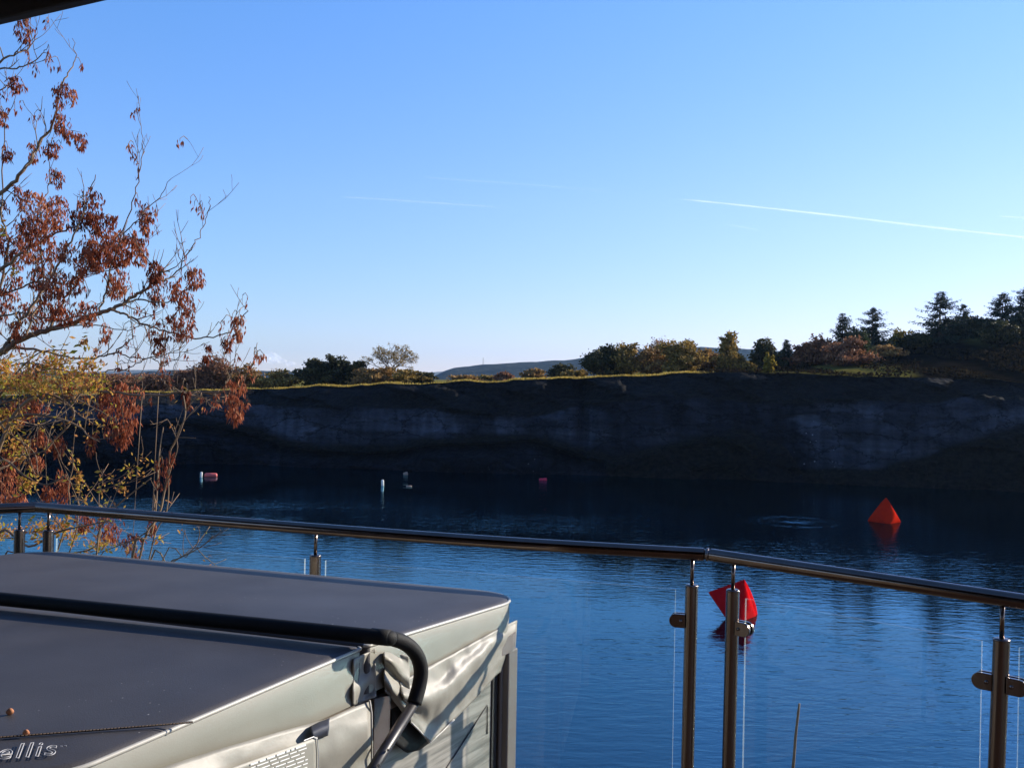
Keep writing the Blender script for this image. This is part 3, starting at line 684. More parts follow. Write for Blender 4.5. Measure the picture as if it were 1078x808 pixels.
cloth('skirt_flap', [(60, 846), (160, 811), (227, 789), (300, 768), (345, 756), (372, 744), (389, 738)], [(60, 960), (200, 935), (300, 910), (345, 898), (391, 872)], b2, 80, 30)
ed = MB(); ed.tube([SP(*q, 0.03) for q in ((389, 737), (391, 750), (391.5, 780), (391, 830))], 0.003, 6); ed.build('flap_hem', M['piping'], cover, True)
# handle strap across the near flap
def b3(s_, t): return b2(0.78, lerp(0.0, 0.35, t)) + 0.010 + 0.008 * math.sin(t * math.pi)
cloth('handle_strap', [(326, 765), (336, 760), (347, 756)], [(330, 779), (337, 776), (345, 773)], b3, 10, 10, material='navy')
# warning label
def b4(s_, t): return 0.058
lab = cloth('warning_label', [(232, 812), (334, 775)], [(232, 860), (335, 828)], b4, 20, 10, 0.001, material='vinyl_flap')
lnm = MB(); rr = random.Random(3)
for k in range(9):
    y0 = 3 + k * 4.1
    x = 262 + rr.random() * 8
    while x < 322:
        L = 3 + rr.random() * 9; x2 = min(x + L, 324)
        def lp(x_): return 812 + (775 - 812) * (x_ - 232) / 102 + y0
        th = 0.7 if k else 1.2
        lnm.face([SP(x, lp(x), .0605), SP(x2, lp(x2), .0605), SP(x2, lp(x2) + th * 1.6, .0605), SP(x, lp(x) + th * 1.6, .0605)]); x = x2 + 1.6
lnm.build('label_print', M['white'], lab)
ed = MB(); ed.tube([SP(*q, 0.061) for q in ((320, 779), (330, 775), (334, 777), (335, 790), (335, 828))], 0.0012, 5); ed.build('label_border', M['white'], lab)

# crumpled hinge material between the halves
def b5(s_, t): return 0.004 + 0.006 * math.sin(t * 11 + s_ * 3) + 0.004 * fbm(Vector((s_ * 2, t * 5, 8)), 2) - 0.012 * math.sin(s_ * 3.1)
cloth('hinge_flap', [(372, 693), (381, 689), (395, 683)], [(371, 742), (380, 739), (396, 733)], b5, 20, 20)
def b6(s_, t): return 0.006 + 0.009 * math.sin(t * 12 - s_ * 3) + 0.009 * fbm(Vector((s_ * 1.6, t * 4.5, 4)), 2) + 0.008 * t
cloth('hinge_flap', [(404, 686), (416, 687), (430, 690)], [(405, 726), (418, 742), (433, 761)], b6, 24, 24)

# printed lettering and stitched seam on the near half
def on_top(px, py, up=0.0):
    p = at_height(px, py, CT + 0.008)
    for _ in range(3):
        u = (p - Q1).dot(e) - (p - Q1).dot(g) * 0; # along the side
        # solve in the skewed frame
        c_ = e.dot(g); a_ = (p - Q1).dot(e); b_ = (p - Q1).dot(g); uu = (a_ - c_ * b_) / (1 - c_ * c_)
        p = at_height(px, py, CT + crown(uu) + 0.0065 + up)
    return p
sm_ = MB(); sm_.tube([on_top(*q, 0.0005) for q in ((-60, 780), (0, 775.5), (60, 771), (120, 766.5), (203, 759.5))], 0.0022, 6)
sm_.build('seam', M['seam'], near_half, True)
st = MB(); A_ = on_top(-60, 780, 0.003); B_ = on_top(203, 759.5, 0.003); n_ = 70
for k in range(n_):
    a = lerp(A_, B_, (k + 0.18) / n_); b = lerp(A_, B_, (k + 0.78) / n_); st.tube([a, b], 0.0011, 5)
st.build('stitching', M['thread'], near_half)
tc_ = bpy.data.curves.new('lettering', 'FONT'); tc_.body = 'wellis'; tc_.size = 1.0; tc_.shear = 0.3; tc_.fill_mode = 'NONE'; tc_.bevel_depth = 0.016; tc_.bevel_resolution = 1; tc_.resolution_u = 3; tc_.space_character = 1.12
to = bpy.data.objects.new('tmp', tc_); COL.objects.link(to)
bpy.context.view_layer.update()
tm = bpy.data.meshes.new_from_object(to.evaluated_get(bpy.context.evaluated_depsgraph_get())); bpy.data.objects.remove(to)
xs = [v.co.x for v in tm.vertices]; x0_, x1_ = min(xs), max(xs)
lo, ro = on_top(-31, 802), on_top(62, 794); lu = on_top(-31, 786.5) - lo
dirx = (ro - lo); 
for v in tm.vertices:
    q = (v.co.x - x0_) / (x1_ - x0_); v.co = lo + dirx * q + lu * (v.co.y / 0.72) + Vector((0, 0, 0.001 + max(0, v.co.z) * 0.05))
tm.materials.clear(); tm.materials.append(M['logo'])
link('lettering', tm, near_half)
dd = MB()
for q in ((64.5, 785), (69, 784.6)):
    c = on_top(*q, 0.001); dd.tube([c - dirx.normalized() * 0.0018, c + dirx.normalized() * 0.0018], 0.0011, 6)
dd.build('lettering_mark', M['logo'], near_half)

# cover lifter
lift = thing('cover_lifter', 'black tubular cover lifter bar lying across the fold of the hot tub cover', 'cover lifter', T(fold, 0, -0.3))
zb = CT + RISE + 0.030
bar0 = at_height(425, 672.5, zb); barL = at_height(0, 630, zb); bd = (barL - bar0).normalized()
fb = MB()
el = [barL + bd * 0.75, barL, lerp(barL, bar0, 0.5), bar0 + bd * 0.02]
def outw(px, py, o_): return SP(px, py, o_)
eb = at_height(396, 670, zb); o0 = (eb - Q1).dot(nS)
elbow = [eb] + [outw(px, py, lerp(o0, .085, k)) for px, py, k in ((412, 671.5, .42), (427, 677, .76), (438, 688, .95), (443, 703, 1), (441.5, 720, 1), (436, 740, 1))]
path = smooth_path([barL + bd * 0.75, lerp(barL, bar0, 0.3), lerp(barL, bar0, .7)] + elbow, 8)
fb.tube(path, 0.0198, 22); fb.build('foam_sleeve', M['foam'], lift, True)
cf = MB(); cp_ = lerp(barL, bar0, .93); cf.tube([cp_, cp_ - bd * 0.05], 0.0208, 22); cf.build('sleeve_collar', M['foam'], lift, True)
ar = MB(); a0 = outw(436, 739, .085); a1 = outw(393, 808, .085); ar.tube([a0, a1, a1 + (a1 - a0) * 1.2], 0.0145, 20); arm = ar.build('arm', M['blacksteel'], lift, True)
for q in ((408, 789), (398, 805)):
    sc = MB(); c = outw(*q, .1005); sc.tube([c, c + nS * 0.003], 0.0032, 10); sc.build('bolt', M['steel'], arm)
# mounting bracket: bronze plate with folded top behind the arm
bp_ = MB(); 
q = [SP(393, 735, .01), SP(410, 731, .01), SP(408, 790, .01), SP(392, 800, .01)]
bp_.face([q[0], q[1], q[2], q[3]]); bp_.face([q[0], q[1], q[1] - nS * .06, q[0] - nS * .06])
br = bp_.build('bracket', M['brownsteel'], lift); sdf = br.modifiers.new('s', 'SOLIDIFY'); sdf.thickness = 0.004
# rubber flap hanging under the fold, behind the arm
def b7(s_, t): return -0.02
cloth('hinge_flap', [(412, 733), (430, 752), (452, 781)], [(412, 780), (428, 792), (441, 789)], b7, 8, 8, 0.004, material='foam')

# fallen bits on the cover
for (px, py, sx, lab_) in ((10.5, 748.5, 0.0085, 'larger curled orange brown leaf bit lying on the dark cover'), (27.5, 770.5, 0.007, 'smaller red brown seed lying on the stitched seam of the cover')):
    c = on_top(px, py, 0.006); mb = MB(); rg = random.Random(int(px)); G = []
    for j in range(7):
        row = []
        for i in range(10):
            th, ph = math.pi * j / 6, 2 * math.pi * i / 9
            k = 1 + 0.3 * noise.noise(Vector((math.cos(ph) * 1.4, math.sin(ph) * 1.4, j * .5 + px)))
            row.append(c + Vector((math.sin(th) * math.cos(ph) * sx * k, math.sin(th) * math.sin(ph) * sx * 0.6 * k, math.cos(th) * sx * 0.85)))
        G.append(row)
    mb.grid(G); o = mb.build('fallen_leaf', mat('fallen_leaf_%d' % int(px), (0.45, 0.16, 0.06), (0.6, 0.26, 0.12), 80, 0.7), None, True); tag(o, lab_, 'leaf')

# ------------------------------------------------------------------ canopy eave over the tub
ez = EYE.z + 0.92
E0 = at_height(0, 27, ez); E1 = at_height(117, 0, ez); ed_ = (E1 - E0).normalized(); en = Vector((ed_.y, -ed_.x, 0))
if en.y > 0: en = -en
can = thing('canopy_roof', 'dark stained wooden canopy edge overhanging the deck in the upper left corner', 'canopy', (*(E0 + en * 2 - ed_ * 2.2).to_2d(), deck_z))
s = MB(); EC = E0 + ed_ * 1.6
s.box(EC + Vector((0, 0, .09)) + en * 0.016, ed_ * 4.6, en * 0.016, Vector((0, 0, .09))); bevel(s.build('fascia', M['eave'], can), .004)
s = MB(); s.box(EC + Vector((0, 0, .11)) + en * 2.75, ed_ * 4.6, en * 2.71, Vector((0, 0, .03))); s.build('roof_panel', M['eave'], can)
s = MB(); cpst = E0 - ed_ * 2.35 + en * 0.1; s.box(Vector((cpst.x, cpst.y, (ez + .07 + deck_z) / 2)), Vector((.05, 0, 0)), Vector((0, .05, 0)), Vector((0, 0, (ez + .07 - deck_z) / 2))); s.build('canopy_post', M['eave'], can)
s = MB(); wc = EC + en * 5.4; s.box(Vector((wc.x, wc.y, (ez + .075 + deck_z) / 2)), ed_ * 4.6, en * .06, Vector((0, 0, (ez + .07 - deck_z) / 2))); s.build('back_wall', M['wall'], can)

# ------------------------------------------------------------------ buoys and floats
def puffed(verts, faces, m, name, label, cat, sub=4, puff=0.12):
    """inflatable: subdivided flat-sided solid whose faces bulge between the welded seams"""
    bm = bmesh.new(); vs = [bm.verts.new(v) for v in verts]
    for f in faces: bm.faces.new([vs[i] for i in f])
    bmesh.ops.recalc_face_normals(bm, faces=bm.faces)
    if any(len(f.verts) > 3 for f in bm.faces): pass
    cen = sum((Vector(v) for v in verts), Vector()) / len(verts)
    fl_ = [(f.calc_center_median().copy(), f.normal.copy(), [v.co.copy() for v in f.verts]) for f in bm.faces]
    me_v, me_f = [], []
    for c, nn, co in fl_:
        for k in range(len(co)):
            a, b = co[k], co[(k + 1) % len(co)]; n = 10; idx = {}
            for i in range(n + 1):
                for j in range(n + 1 - i):
                    wa, wb = i / n, j / n; wc = 1 - wa - wb
                    p = a * wa + b * wb + c * wc
                    # distance from the outer seam of this wedge
                    dd_ = wc; bulge = puff * (1 - (1 - dd_) ** 2)
                    wr = 0.012 * noise.noise(p * 3.0) * dd_
                    idx[(i, j)] = len(me_v); me_v.append(p + nn * (bulge + wr))
            for i in range(n):
                for j in range(n - i):
                    me_f.append((idx[(i, j)], idx[(i + 1, j)], idx[(i, j + 1)]))
                    if j < n - i - 1: me_f.append((idx[(i + 1, j)], idx[(i + 1, j + 1)], idx[(i, j + 1)]))
    bm.free()
    o = mesh_from(name, me_v, me_f, m, None, True)
    b2_ = bmesh.new(); b2_.from_mesh(o.data); bmesh.ops.remove_doubles(b2_, verts=b2_.verts, dist=0.001); bmesh.ops.recalc_face_normals(b2_, faces=b2_.faces); b2_.to_mesh(o.data); b2_.free()
    for p in o.data.polygons: p.use_smooth = True
    o.modifiers.new('e', 'EDGE_SPLIT').split_angle = R(50)
    return tag(o, label, cat)
# pyramid buoy afar: upright, three triangular sides
c = at_height(932, 549, 0); D = c.y; k = D / FPX
ht = 25.5 * k; hw = 17.5 * k
V = [c + Vector((-hw, 0.25, -0.08)), c + Vector((hw, 0.1, -0.08)), c + Vector((-0.12, -hw * 0.9, -0.1)), c + Vector((0.02, hw * 0.9, -0.1)), c + Vector((0.02, 0, ht))]
far_b = puffed(V, [(0, 2, 4), (2, 1, 4), (1, 3, 4), (3, 0, 4), (0, 3, 1, 2)], M['buoyred'], 'pyramid_buoy', 'upright orange red pyramid buoy floating in the dark reflection of the cliff', 'buoy', puff=0.20)
# near buoy: lies on its side, one corner up
k = at_height(777, 650, 0).y / FPX; cb = at_height(777, 650, 0)
def nb(px, py, dy): 
    Y = cb.y + dy; return at_depth(px, py, Y)
V = [nb(745.5, 623, 0.35), nb(783.5, 609.5, 0.05), nb(797.5, 651, 0.45), nb(776, 668, -0.45), nb(790, 640, 1.1)]
near_b = puffed(V, [(0, 3, 1), (1, 3, 2), (0, 1, 4), (1, 2, 4), (0, 4, 2, 3)], M['buoypink'], 'pyramid_buoy', 'tilted crimson inflatable buoy floating close behind the railing posts', 'buoy', puff=0.11)

def capsule(name, c, ax, L, r_, m, label, cat='float', seg=18):
    """float turned on a lathe: rounded ends and a waist band"""
    prof = [(-L, 0.02), (-L * .98, r_ * .45), (-L * .9, r_ * .8), (-L * .72, r_), (-L * .1, r_ * .96), (0, r_ * 1.03), (L * .1, r_ * .96), (L * .72, r_), (L * .9, r_ * .8), (L * .98, r_ * .45), (L, 0.02)]
    mb = MB(); mb.tube([c + ax * a for a, _ in prof], [b for _, b in prof], seg); return tag(mb.build(name, m, None, True), label, cat)
def wp(px, py): return at_height(px, py, 0)
c = wp(222, 501.5); k = c.y / FPX; capsule('float', c + Vector((0, 0, 1.5 * k)), Vector((1, 0.15, 0)).normalized(), 6.6 * k, 2.5 * k, M['floatpink'], 'faded red barrel float lying on the water beside a white marker')
c = wp(211.8, 502); k = c.y / FPX; capsule('float', c + Vector((0, 0, 2.0 * k)), Vector((0.05, 0, 1)).normalized(), 3.6 * k, 1.3 * k, M['floatwhite'], 'white upright marker float beside the faded red barrel float')
c = wp(402.7, 511); k = c.y / FPX; capsule('float', c + Vector((0, 0, 2.2 * k)), Vector((-0.05, 0, 1)).normalized(), 4.2 * k, 1.5 * k, M['floatwhite'], 'white upright marker float alone on the water near centre left')
c = wp(427, 499.5); k = c.y / FPX; capsule('float', c + Vector((0, 0, 1.0 * k)), Vector((1, 0, .3)).normalized(), 2.4 * k, 1.9 * k, M['floatbrown'], 'small tan float on the dark water close to the cliff foot')
c = wp(430.5, 512); k = c.y / FPX; capsule('float', c + Vector((0, 0, .3 * k)), Vector((1, .1, 0)).normalized(), 3 * k, 1.0 * k, M['floatbrown'], 'low flat float lying in a pale ripple streak right of the lone white marker')
c = wp(430.5, 512)
for px, r_, lab_ in ((569.5, 1.4, 'left one of two tiny pink floats side by side below the cliff'), (573.6, 1.7, 'right one of two tiny pink floats side by side below the cliff')):
    c = wp(px, 505.5); k = c.y / FPX; capsule('float', c + Vector((0, 0, 1.0 * k)), Vector((1, .1, .1)).normalized(), 2.1 * k, r_ * k, M['floatmag'], lab_)

# bare stick rising from the bank below the deck
s = MB(); st0 = at_depth(834.5, 812, 7.0); st1 = at_depth(841.5, 740, 7.0); dn = st0 + (st0 - st1) * 4.6
s.tube(smooth_path([dn, lerp(dn, st0, .5), st0, lerp(st0, st1, .5) + Vector((-.004, 0, 0)), st1], 4), [0.012] * 9 + [.010] * 4 + [.009] * 3 + [.007], 8)
tag(s.build('bare_stick', M['twig'], None, True), 'thin bare stick rising in front of the water at the bottom edge', 'stick')

# ------------------------------------------------------------------ trees on the cliff
def leaf(mb, p, size, rg, tint, aspect=0.6):
    d = Vector((rg.gauss(0, 1), rg.gauss(0, 1), rg.gauss(0, 1))).normalized(); u = d.orthogonal().normalized(); v = d.cross(u)
    a = rg.random() * 6.28; u2 = u * math.cos(a) + v * math.sin(a); v2 = d.cross(u2)
    mb.face([p - u2 * size, p - v2 * size * aspect, p + u2 * size, p + v2 * size * aspect], tint)
def bush(name, label, cat, base, W, H, m, rg, nleaf=1500, lsize=0.12, bare=0.3, group=None, trunk_h=0.12, flat=0.85):
    t = thing(name, label, cat, base, group)
    tw = MB(); lf = MB(); nst = 7 + int(W)
    ends = []
    nmain = max(18, int(W * 7))
    for i in range(nmain):
        a = rg.random() * 6.283; rr_ = math.sqrt(rg.random()) ; hh = rg.random()
        # envelope: broad in the middle, narrower at the top, ragged
        zz = lerp(0.03, 1.0, hh); env = math.sqrt(max(0.05, 1 - ((zz - 0.38) / 0.66) ** 2)) * (0.75 + 0.35 * rg.random()) * (1.08 - .38 * zz)
        en_ = base + Vector((math.cos(a) * rr_ * W / 2 * env, math.sin(a) * rr_ * W / 2 * env * flat, zz * H * (0.9 + 0.12 * rg.random())))
        b0 = base + Vector((rg.uniform(-.12, .12) * W, rg.uniform(-.1, .1) * W, -0.15))
        mid = lerp(b0, en_, 0.5) + Vector((rg.gauss(0, .05) * W, rg.gauss(0, .05) * W, 0.1 * H))
        pth = smooth_path([b0, mid, en_], 3); r0 = 0.018 * H ** 0.7 + 0.01
        tw.tube(pth, [lerp(r0, 0.012, q / (len(pth) - 1)) for q in range(len(pth))], 4, False)
        for s_ in range(5):
            q = lerp(mid, en_, rg.random()); e2 = q + Vector((rg.gauss(0, .13) * W, rg.gauss(0, .13) * W, abs(rg.gauss(0, .11)) * H)) * 0.8
            tw.tube([q, lerp(q, e2, .5) + Vector((0, 0, .04 * H * rg.random())), e2], [.016, .012, .007], 3, False); ends.append((q, e2))
            for s2 in range(2):
                q3 = lerp(q, e2, rg.uniform(.3, 1)); e3 = q3 + Vector((rg.gauss(0, .06) * W, rg.gauss(0, .06) * W, rg.uniform(-.01, .09) * H)); tw.tube([q3, e3], [.01, .005], 3, False); ends.append((q3, e3))
    clump = [rg.gauss(0.5, 0.2) for _ in ends]
    for i in range(int(nleaf * 3.4 * (1 - bare) + 0.5)):
        j = rg.randrange(len(ends)); q, e2 = ends[j]
        p = lerp(q, e2, rg.random()) + Vector((rg.gauss(0, .042) * W, rg.gauss(0, .042) * W, rg.gauss(-.01, .042) * H))
        p.z = max(p.z, base.z + 0.04 * H)
        leaf(lf, p, lsize * 1.2 * rg.uniform(.6, 1.25), rg, min(1, max(0, clump[j] + rg.gauss(0, .16))))
    tw.build('branches', M['farbark'], t); lf.build('foliage', m, t)
    return t
def conifer(label, base, W, H, m, rg, group=None):
    t = thing('conifer_tree', label, 'tree', base, group); tr = MB(); lf = MB()
    lean = Vector((rg.gauss(0, .015) * H, 0, 0))
    tr.tube([base + Vector((0, 0, -.3)), base + Vector((0, 0, H * .5)) + lean * .5, base + Vector((0, 0, H)) + lean], [0.028 * H, 0.016 * H, 0.006], 7)
    nlev = int(12 + H * 4); asym = [rg.uniform(.7, 1.2) for _ in range(12)]
    for i in range(nlev * 6):
        q = rg.random() ** .9; z = lerp(0.03, 0.985, q) * H; Lm = 1.75 * W / 2 * ((1 - q) ** .68 + .012)
        a = rg.random() * 6.283; Lb = Lm * rg.uniform(.45, 1.15) * asym[int(a / 6.284 * 12)]
        d = Vector((math.cos(a), math.sin(a), 0)); p0 = base + Vector((0, 0, z)) + lean * q; sag = (-.22 + .45 * q) * Lb
        tip = p0 + d * Lb + Vector((0, 0, sag + .06 * Lb)); midp = lerp(p0, tip, .55) + Vector((0, 0, -.08 * Lb))
        tr.tube([p0, midp, tip], [.02, .014, .006], 3, False); tone = rg.gauss(0, .13)
        for s_ in range(int(9 + Lb * 17)):
            f = rg.uniform(.12, 1.03); c_ = lerp(p0, midp, f / .55) if f < .55 else lerp(midp, tip, (f - .55) / .45)
            c_ = c_ + Vector((rg.gauss(0, .05), rg.gauss(0, .05), rg.gauss(-.03, .09) * (1 - .6 * q)))
            w_ = (0.08 + .07 * (1 - f)) * (1.4 - .75 * q) * rg.uniform(.7, 1.3); side = Vector((-d.y, d.x, 0)) * rg.uniform(-1, 1)
            dr = (d * .6 + side * .8 + Vector((0, 0, rg.uniform(-1.0, .4)))).normalized(); pr = dr.cross(Vector((rg.gauss(0, 1), rg.gauss(0, 1), rg.gauss(0, 1)))).normalized()
            lf.face([c_, c_ + dr * w_ + pr * w_ * .34, c_ + dr * w_ * 2.1, c_ + dr * w_ - pr * w_ * .34], min(1, max(0, rg.gauss(.35 + .2 * f + tone, .18))))
    tr.build('trunk', M['farbark'], t); lf.build('foliage', m, t); return t

def place(px, back):
    """ground point on the plateau seen under pixel column px"""
    Y = 78.0
    for _ in range(5):
        X = (px - CX) / FPX * Y; ry, rz, cr_ = rim_at(X); Y = ry + back
    return Vector((X, Y, field_h(X, back, rz, cr_)))
def put(px, wpx, top, back):
    b = place(px, back); k = b.y / FPX; return b, wpx * k, EYE.z + (hz(px) - top) * k - b.z
rg = random.Random(21)
GL = 'shrubs along the left cliff top'; GR = 'trees and shrubs on the right cliff top'
bushes = [
 # px, width, top, back, material, bareness, leaves, label, group
 (120, 60, 393, 9, L_RED, .3, 1700, 'reddish bare shrub partly behind the ash branches at the left cliff top', GL),
 (160, 52, 391, 8, L_RED, .3, 1700, 'low reddish brown shrub on the cliff top behind the hanging leaves', GL),
 (193, 48, 389, 10, L_RED, .35, 1600, 'reddish brown shrub on the cliff top left of a taller twiggy one', GL),
 (227, 54, 376, 9, L_RED, .35, 2000, 'tallest twiggy reddish shrub at the left cliff top', GL),
 (258, 46, 385, 8, L_BROWN, .25, 1800, 'brown shrub between the twiggy reddish shrub and the rounded olive shrub', GL),
 (291, 44, 389, 7, L_OLIVE, .1, 1900, 'rounded olive brown shrub standing in a gap of the left hedge', GL),
 (331, 44, 379, 8, L_DARK, .05, 2300, 'dark green shrub at the left end of the dense clump', GL),
 (354, 44, 375, 9, L_DARK, .1, 2300, 'tallest dark shrub of the dense clump left of the domed tree', GL),
 (375, 34, 380, 9, L_DARK, .1, 1500, 'dark narrow shrub directly left of the domed tree', GL),
 (397, 44, 386, 7, L_BROWN, .15, 1800, 'brown shrub in front of the domed tree', GL),
 (428, 34, 389, 7, L_OLIVE, .1, 1400, 'olive shrub right under the domed tree crown', GL),
 (443, 28, 391, 8, L_DARK, .1, 1300, 'low dark shrub at the right end of the left hedge', GL),
 (490, 34, 395, 30, L_BROWN, .2, 900, 'low brown field shrub in front of the blue hill, leftmost', 'field shrubs before the distant hill'),
 (512, 30, 395.5, 34, L_OLIVE, .2, 800, 'low olive field shrub below the radio mast', 'field shrubs before the distant hill'),
 (531, 22, 391, 30, L_RED, .4, 800, 'small reddish field shrub in front of the blue hill', 'field shrubs before the distant hill'),
 (562, 24, 388, 28, L_BROWN, .3, 900, 'brown twiggy field shrub in front of the pale hill slope', 'field shrubs before the distant hill'),
 (589, 30, 383, 22, L_DARK, .25, 1300, 'dark feathery field shrub just left of the big hedge clump', 'field shrubs before the distant hill'),
 (606, 26, 389, 12, L_OLIVE, .2, 1000, 'small olive shrub at the left foot of the big hedge clump', GR),
 (632, 42, 364, 9, L_DARK, .05, 2600, 'dark dense shrub at the left end of the central hedge clump', GR),
 (656, 40, 362, 9, L_OLIVE, .1, 2300, 'olive brown shrub second from the left in the central clump', GR),
 (686, 40, 366, 9, L_BROWN, .15, 2000, 'brown shrub in the middle of the central clump', GR),
 (695, 50, 357, 22, L_RED, .55, 1500, 'bare twiggy shrub showing above the middle of the central clump', GR),
 (717, 44, 357, 8, L_OLIVE, .05, 2600, 'tallest olive shrub near the right end of the central clump', GR),
 (744, 34, 368, 12, L_BROWN, .2, 1500, 'low brown shrub right of the central clump', GR),
 (769, 34, 351, 8, L_OLIVE, .1, 2000, 'upright olive brown tree standing alone on the cliff top', GR),
 (803, 34, 358, 10, L_DARK, .1, 1900, 'dark round shrub behind the small golden shrub', GR),
 (808.5, 11, 372, 4, L_GOLD, .0, 700, 'small bright golden shrub on the cliff edge', GR),
 (790, 16, 381, 4, L_OLIVE, .1, 600, 'low olive shrub at the foot of the lone upright tree', GR),
 (846, 30, 358, 12, L_RED, .3, 1500, 'reddish bare shrub between the dark round shrub and the conifers', GR),
 (866, 36, 354, 13, L_RED, .3, 1700, 'reddish brown shrub at the left foot of the conifer pair', GR),
 (893, 50, 357, 10, L_RED, .15, 2000, 'wide rusty brown shrub in front of the conifer pair', GR),
 (945, 22, 347, 20, L_GOLD, .1, 900, 'golden green shrub to the right of the conifer pair', GR),
 (962, 32, 350, 18, L_DARK, .05, 1700, 'dark low shrub left of the tall ragged conifer', GR),
 (1027, 44, 333, 20, L_DARK, .05, 2200, 'dark wide shrub between the two tall right conifers', GR),
 (1052, 40, 336, 15, L_DARK, .05, 1900, 'dark shrub at the foot of the broad right conifer', GR),
 (1001, 34, 338, 22, L_DARK, .05, 1700, 'dark shrub in the gap right of the tall ragged conifer', GR),
 (902, 40, 349, 21, L_DARK, .05, 1900, 'dark shrub filling the gap between the conifer pair', GR),
 (1078, 40, 330, 24, L_DARK, .05, 1800, 'dark shrub behind the conifers at the right edge', GR),
 (1090, 50, 336, 18, L_DARK, .05, 2000, 'dark shrub at the right edge under the conifers', GR),
 (930, 40, 364, 14, L_BROWN, .2, 1400, 'low brown shrub on the slope below the golden green shrub', GR),
]
for (px, wp_, tp, bk_, m_, bare, nl, lab_, grp) in bushes:
    b, W, H = put(px, wp_, tp, bk_); bush('shrub', lab_, 'shrub', b, W * 1.26, max(.7, H), m_, rg, nl, 0.105 if bk_ < 25 else .13, bare, grp)
for (px, wp_, tp, bk_, m_, lab_) in [
 (886, 32, 329, 17, L_PINE, 'left conifer of the close dark pair on the slope'), (917, 40, 323, 16, L_PINE, 'right, broader conifer of the close dark pair on the slope'),
 (907, 20, 345, 11, L_PINE2, 'small light green conifer in front of the dark pair'), (827, 13, 357, 12, L_PINE, 'tiny slender conifer between the shrubs on the cliff top'),
 (988, 44, 306, 19, L_PINE, 'tall ragged conifer rising above the right slope'), (1013, 20, 320, 21, L_PINE, 'slender conifer beside the tall ragged one'),
 (1053, 42, 307, 19, L_PINE, 'broad conifer near the right edge of the photo'), (1079, 46, 301, 18, L_PINE, 'tallest conifer cut by the right edge of the photo'), (1125, 50, 298, 20, L_PINE, 'conifer standing just beyond the right edge')]:
    b, W, H = put(px, wp_, tp, bk_); conifer(lab_, b, W, H, m_, rg, GR)
# long grass along the cliff edge and rough scrub on the right slope: uncountable
gm = MB(); rg2 = random.Random(9)
for i in range(16000):
    px = rg2.uniform(60, 745); b_ = abs(rg2.gauss(0, 1.0)); p = place(px, b_) if i % 40 == 0 else None
    if p is not None: P0 = p; PX0 = px
    X = (px - CX) / FPX * 76; ry, rz, cr_ = rim_at(X); q = Vector((X, ry + b_, field_h(X, b_, rz, cr_) + .01))
    if noise.noise(Vector((X * .22, 4, 2))) < -.12 and rg2.random() < .88: continue
    h_ = rg2.uniform(.04, .16) * (.6 + .8 * max(0, noise.noise(Vector((X * .4, b_, 3))) + .5)); a = rg2.random() * 3.14; w_ = Vector((math.cos(a), math.sin(a), 0)) * .035; tl = Vector((rg2.gauss(0, .05), rg2.gauss(0, .05), h_))
    gm.face([q - w_, q + w_, q + tl + w_ * .2, q + tl - w_ * .2], min(1, max(0, rg2.gauss(.5, .22))))
tag(gm.build('cliff_top_grass', leaf_mat('dry_grass', [(0, (0.25, 0.18, 0.035)), (.5, (0.48, 0.34, 0.065)), (1, (0.58, 0.41, 0.12))], .4)), kind='stuff')
gm = MB()
for i in range(20000):
    px = rg2.uniform(735, 1180); b_ = rg2.uniform(0, 27); X = (px - CX) / FPX * (70 + b_); ry, rz, cr_ = rim_at(X)
    if noise.noise(Vector((X * .25, b_ * .2, 7))) < -.12: continue
    q = Vector((X, ry + b_, field_h(X, b_, rz, cr_) + rg2.uniform(0, .22))); leaf(gm, q, rg2.uniform(.07, .17), rg2, min(1, max(0, rg2.gauss(.4, .25))))
tag(gm.build('slope_scrub', leaf_mat('rough_scrub', [(0, (0.012, 0.010, 0.006)), (.6, (0.024, 0.018, 0.010)), (1, (0.05, 0.034, 0.016))], .3, 1, 0)), kind='stuff')
# domed bare tree
def dome_tree(px, wpx, top, back):
    b, W, H = put(px, wpx, top, back); t = thing('domed_tree', 'domed fine twigged tree rising above the left hedge', 'tree', b); tr = MB(); lf = MB(); rg = random.Random(5)
    fork = b + Vector((0, 0, H * .3)); tr.tube([b + Vector((0, 0, -.2)), fork], [.14, .10], 8)
    def grow(p, d, L, r_, n):
        q = p + d * L; m_ = lerp(p, q, .5) + Vector((0, 0, .05 * L)); tr.tube([p, m_, q], [r_, r_ * .8, r_ * .6], 4 if r_ > .02 else 3, False)
        if n == 0:
            for _ in range(3): leaf(lf, q + Vector((rg.gauss(0, .1), rg.gauss(0, .1), rg.gauss(0, .08))), .06, rg, rg.random())
            return
        for _ in range(3 if n > 1 else 4):
            d2 = (d + Vector((rg.gauss(0, .42), rg.gauss(0, .42), rg.gauss(.02, .25)))).normalized(); grow(q, d2, L * rg.uniform(.6, .82), r_ * .6, n - 1)
    for k in range(9):
        a = 6.283 * k / 9 + rg.random() * .4; el = rg.uniform(.35, 1.3); d = Vector((math.cos(a) * math.cos(el), math.sin(a) * math.cos(el) * .8, math.sin(el)))
        grow(b + Vector((0, 0, H * rg.uniform(.2, .34))), d, W * .19 if el < .9 else H * .22, .05, 4)
    tr.build('branches', M['farbark'], t); lf.build('foliage', L_OLIVE, t)
dome_tree(411, 62, 363, 10)
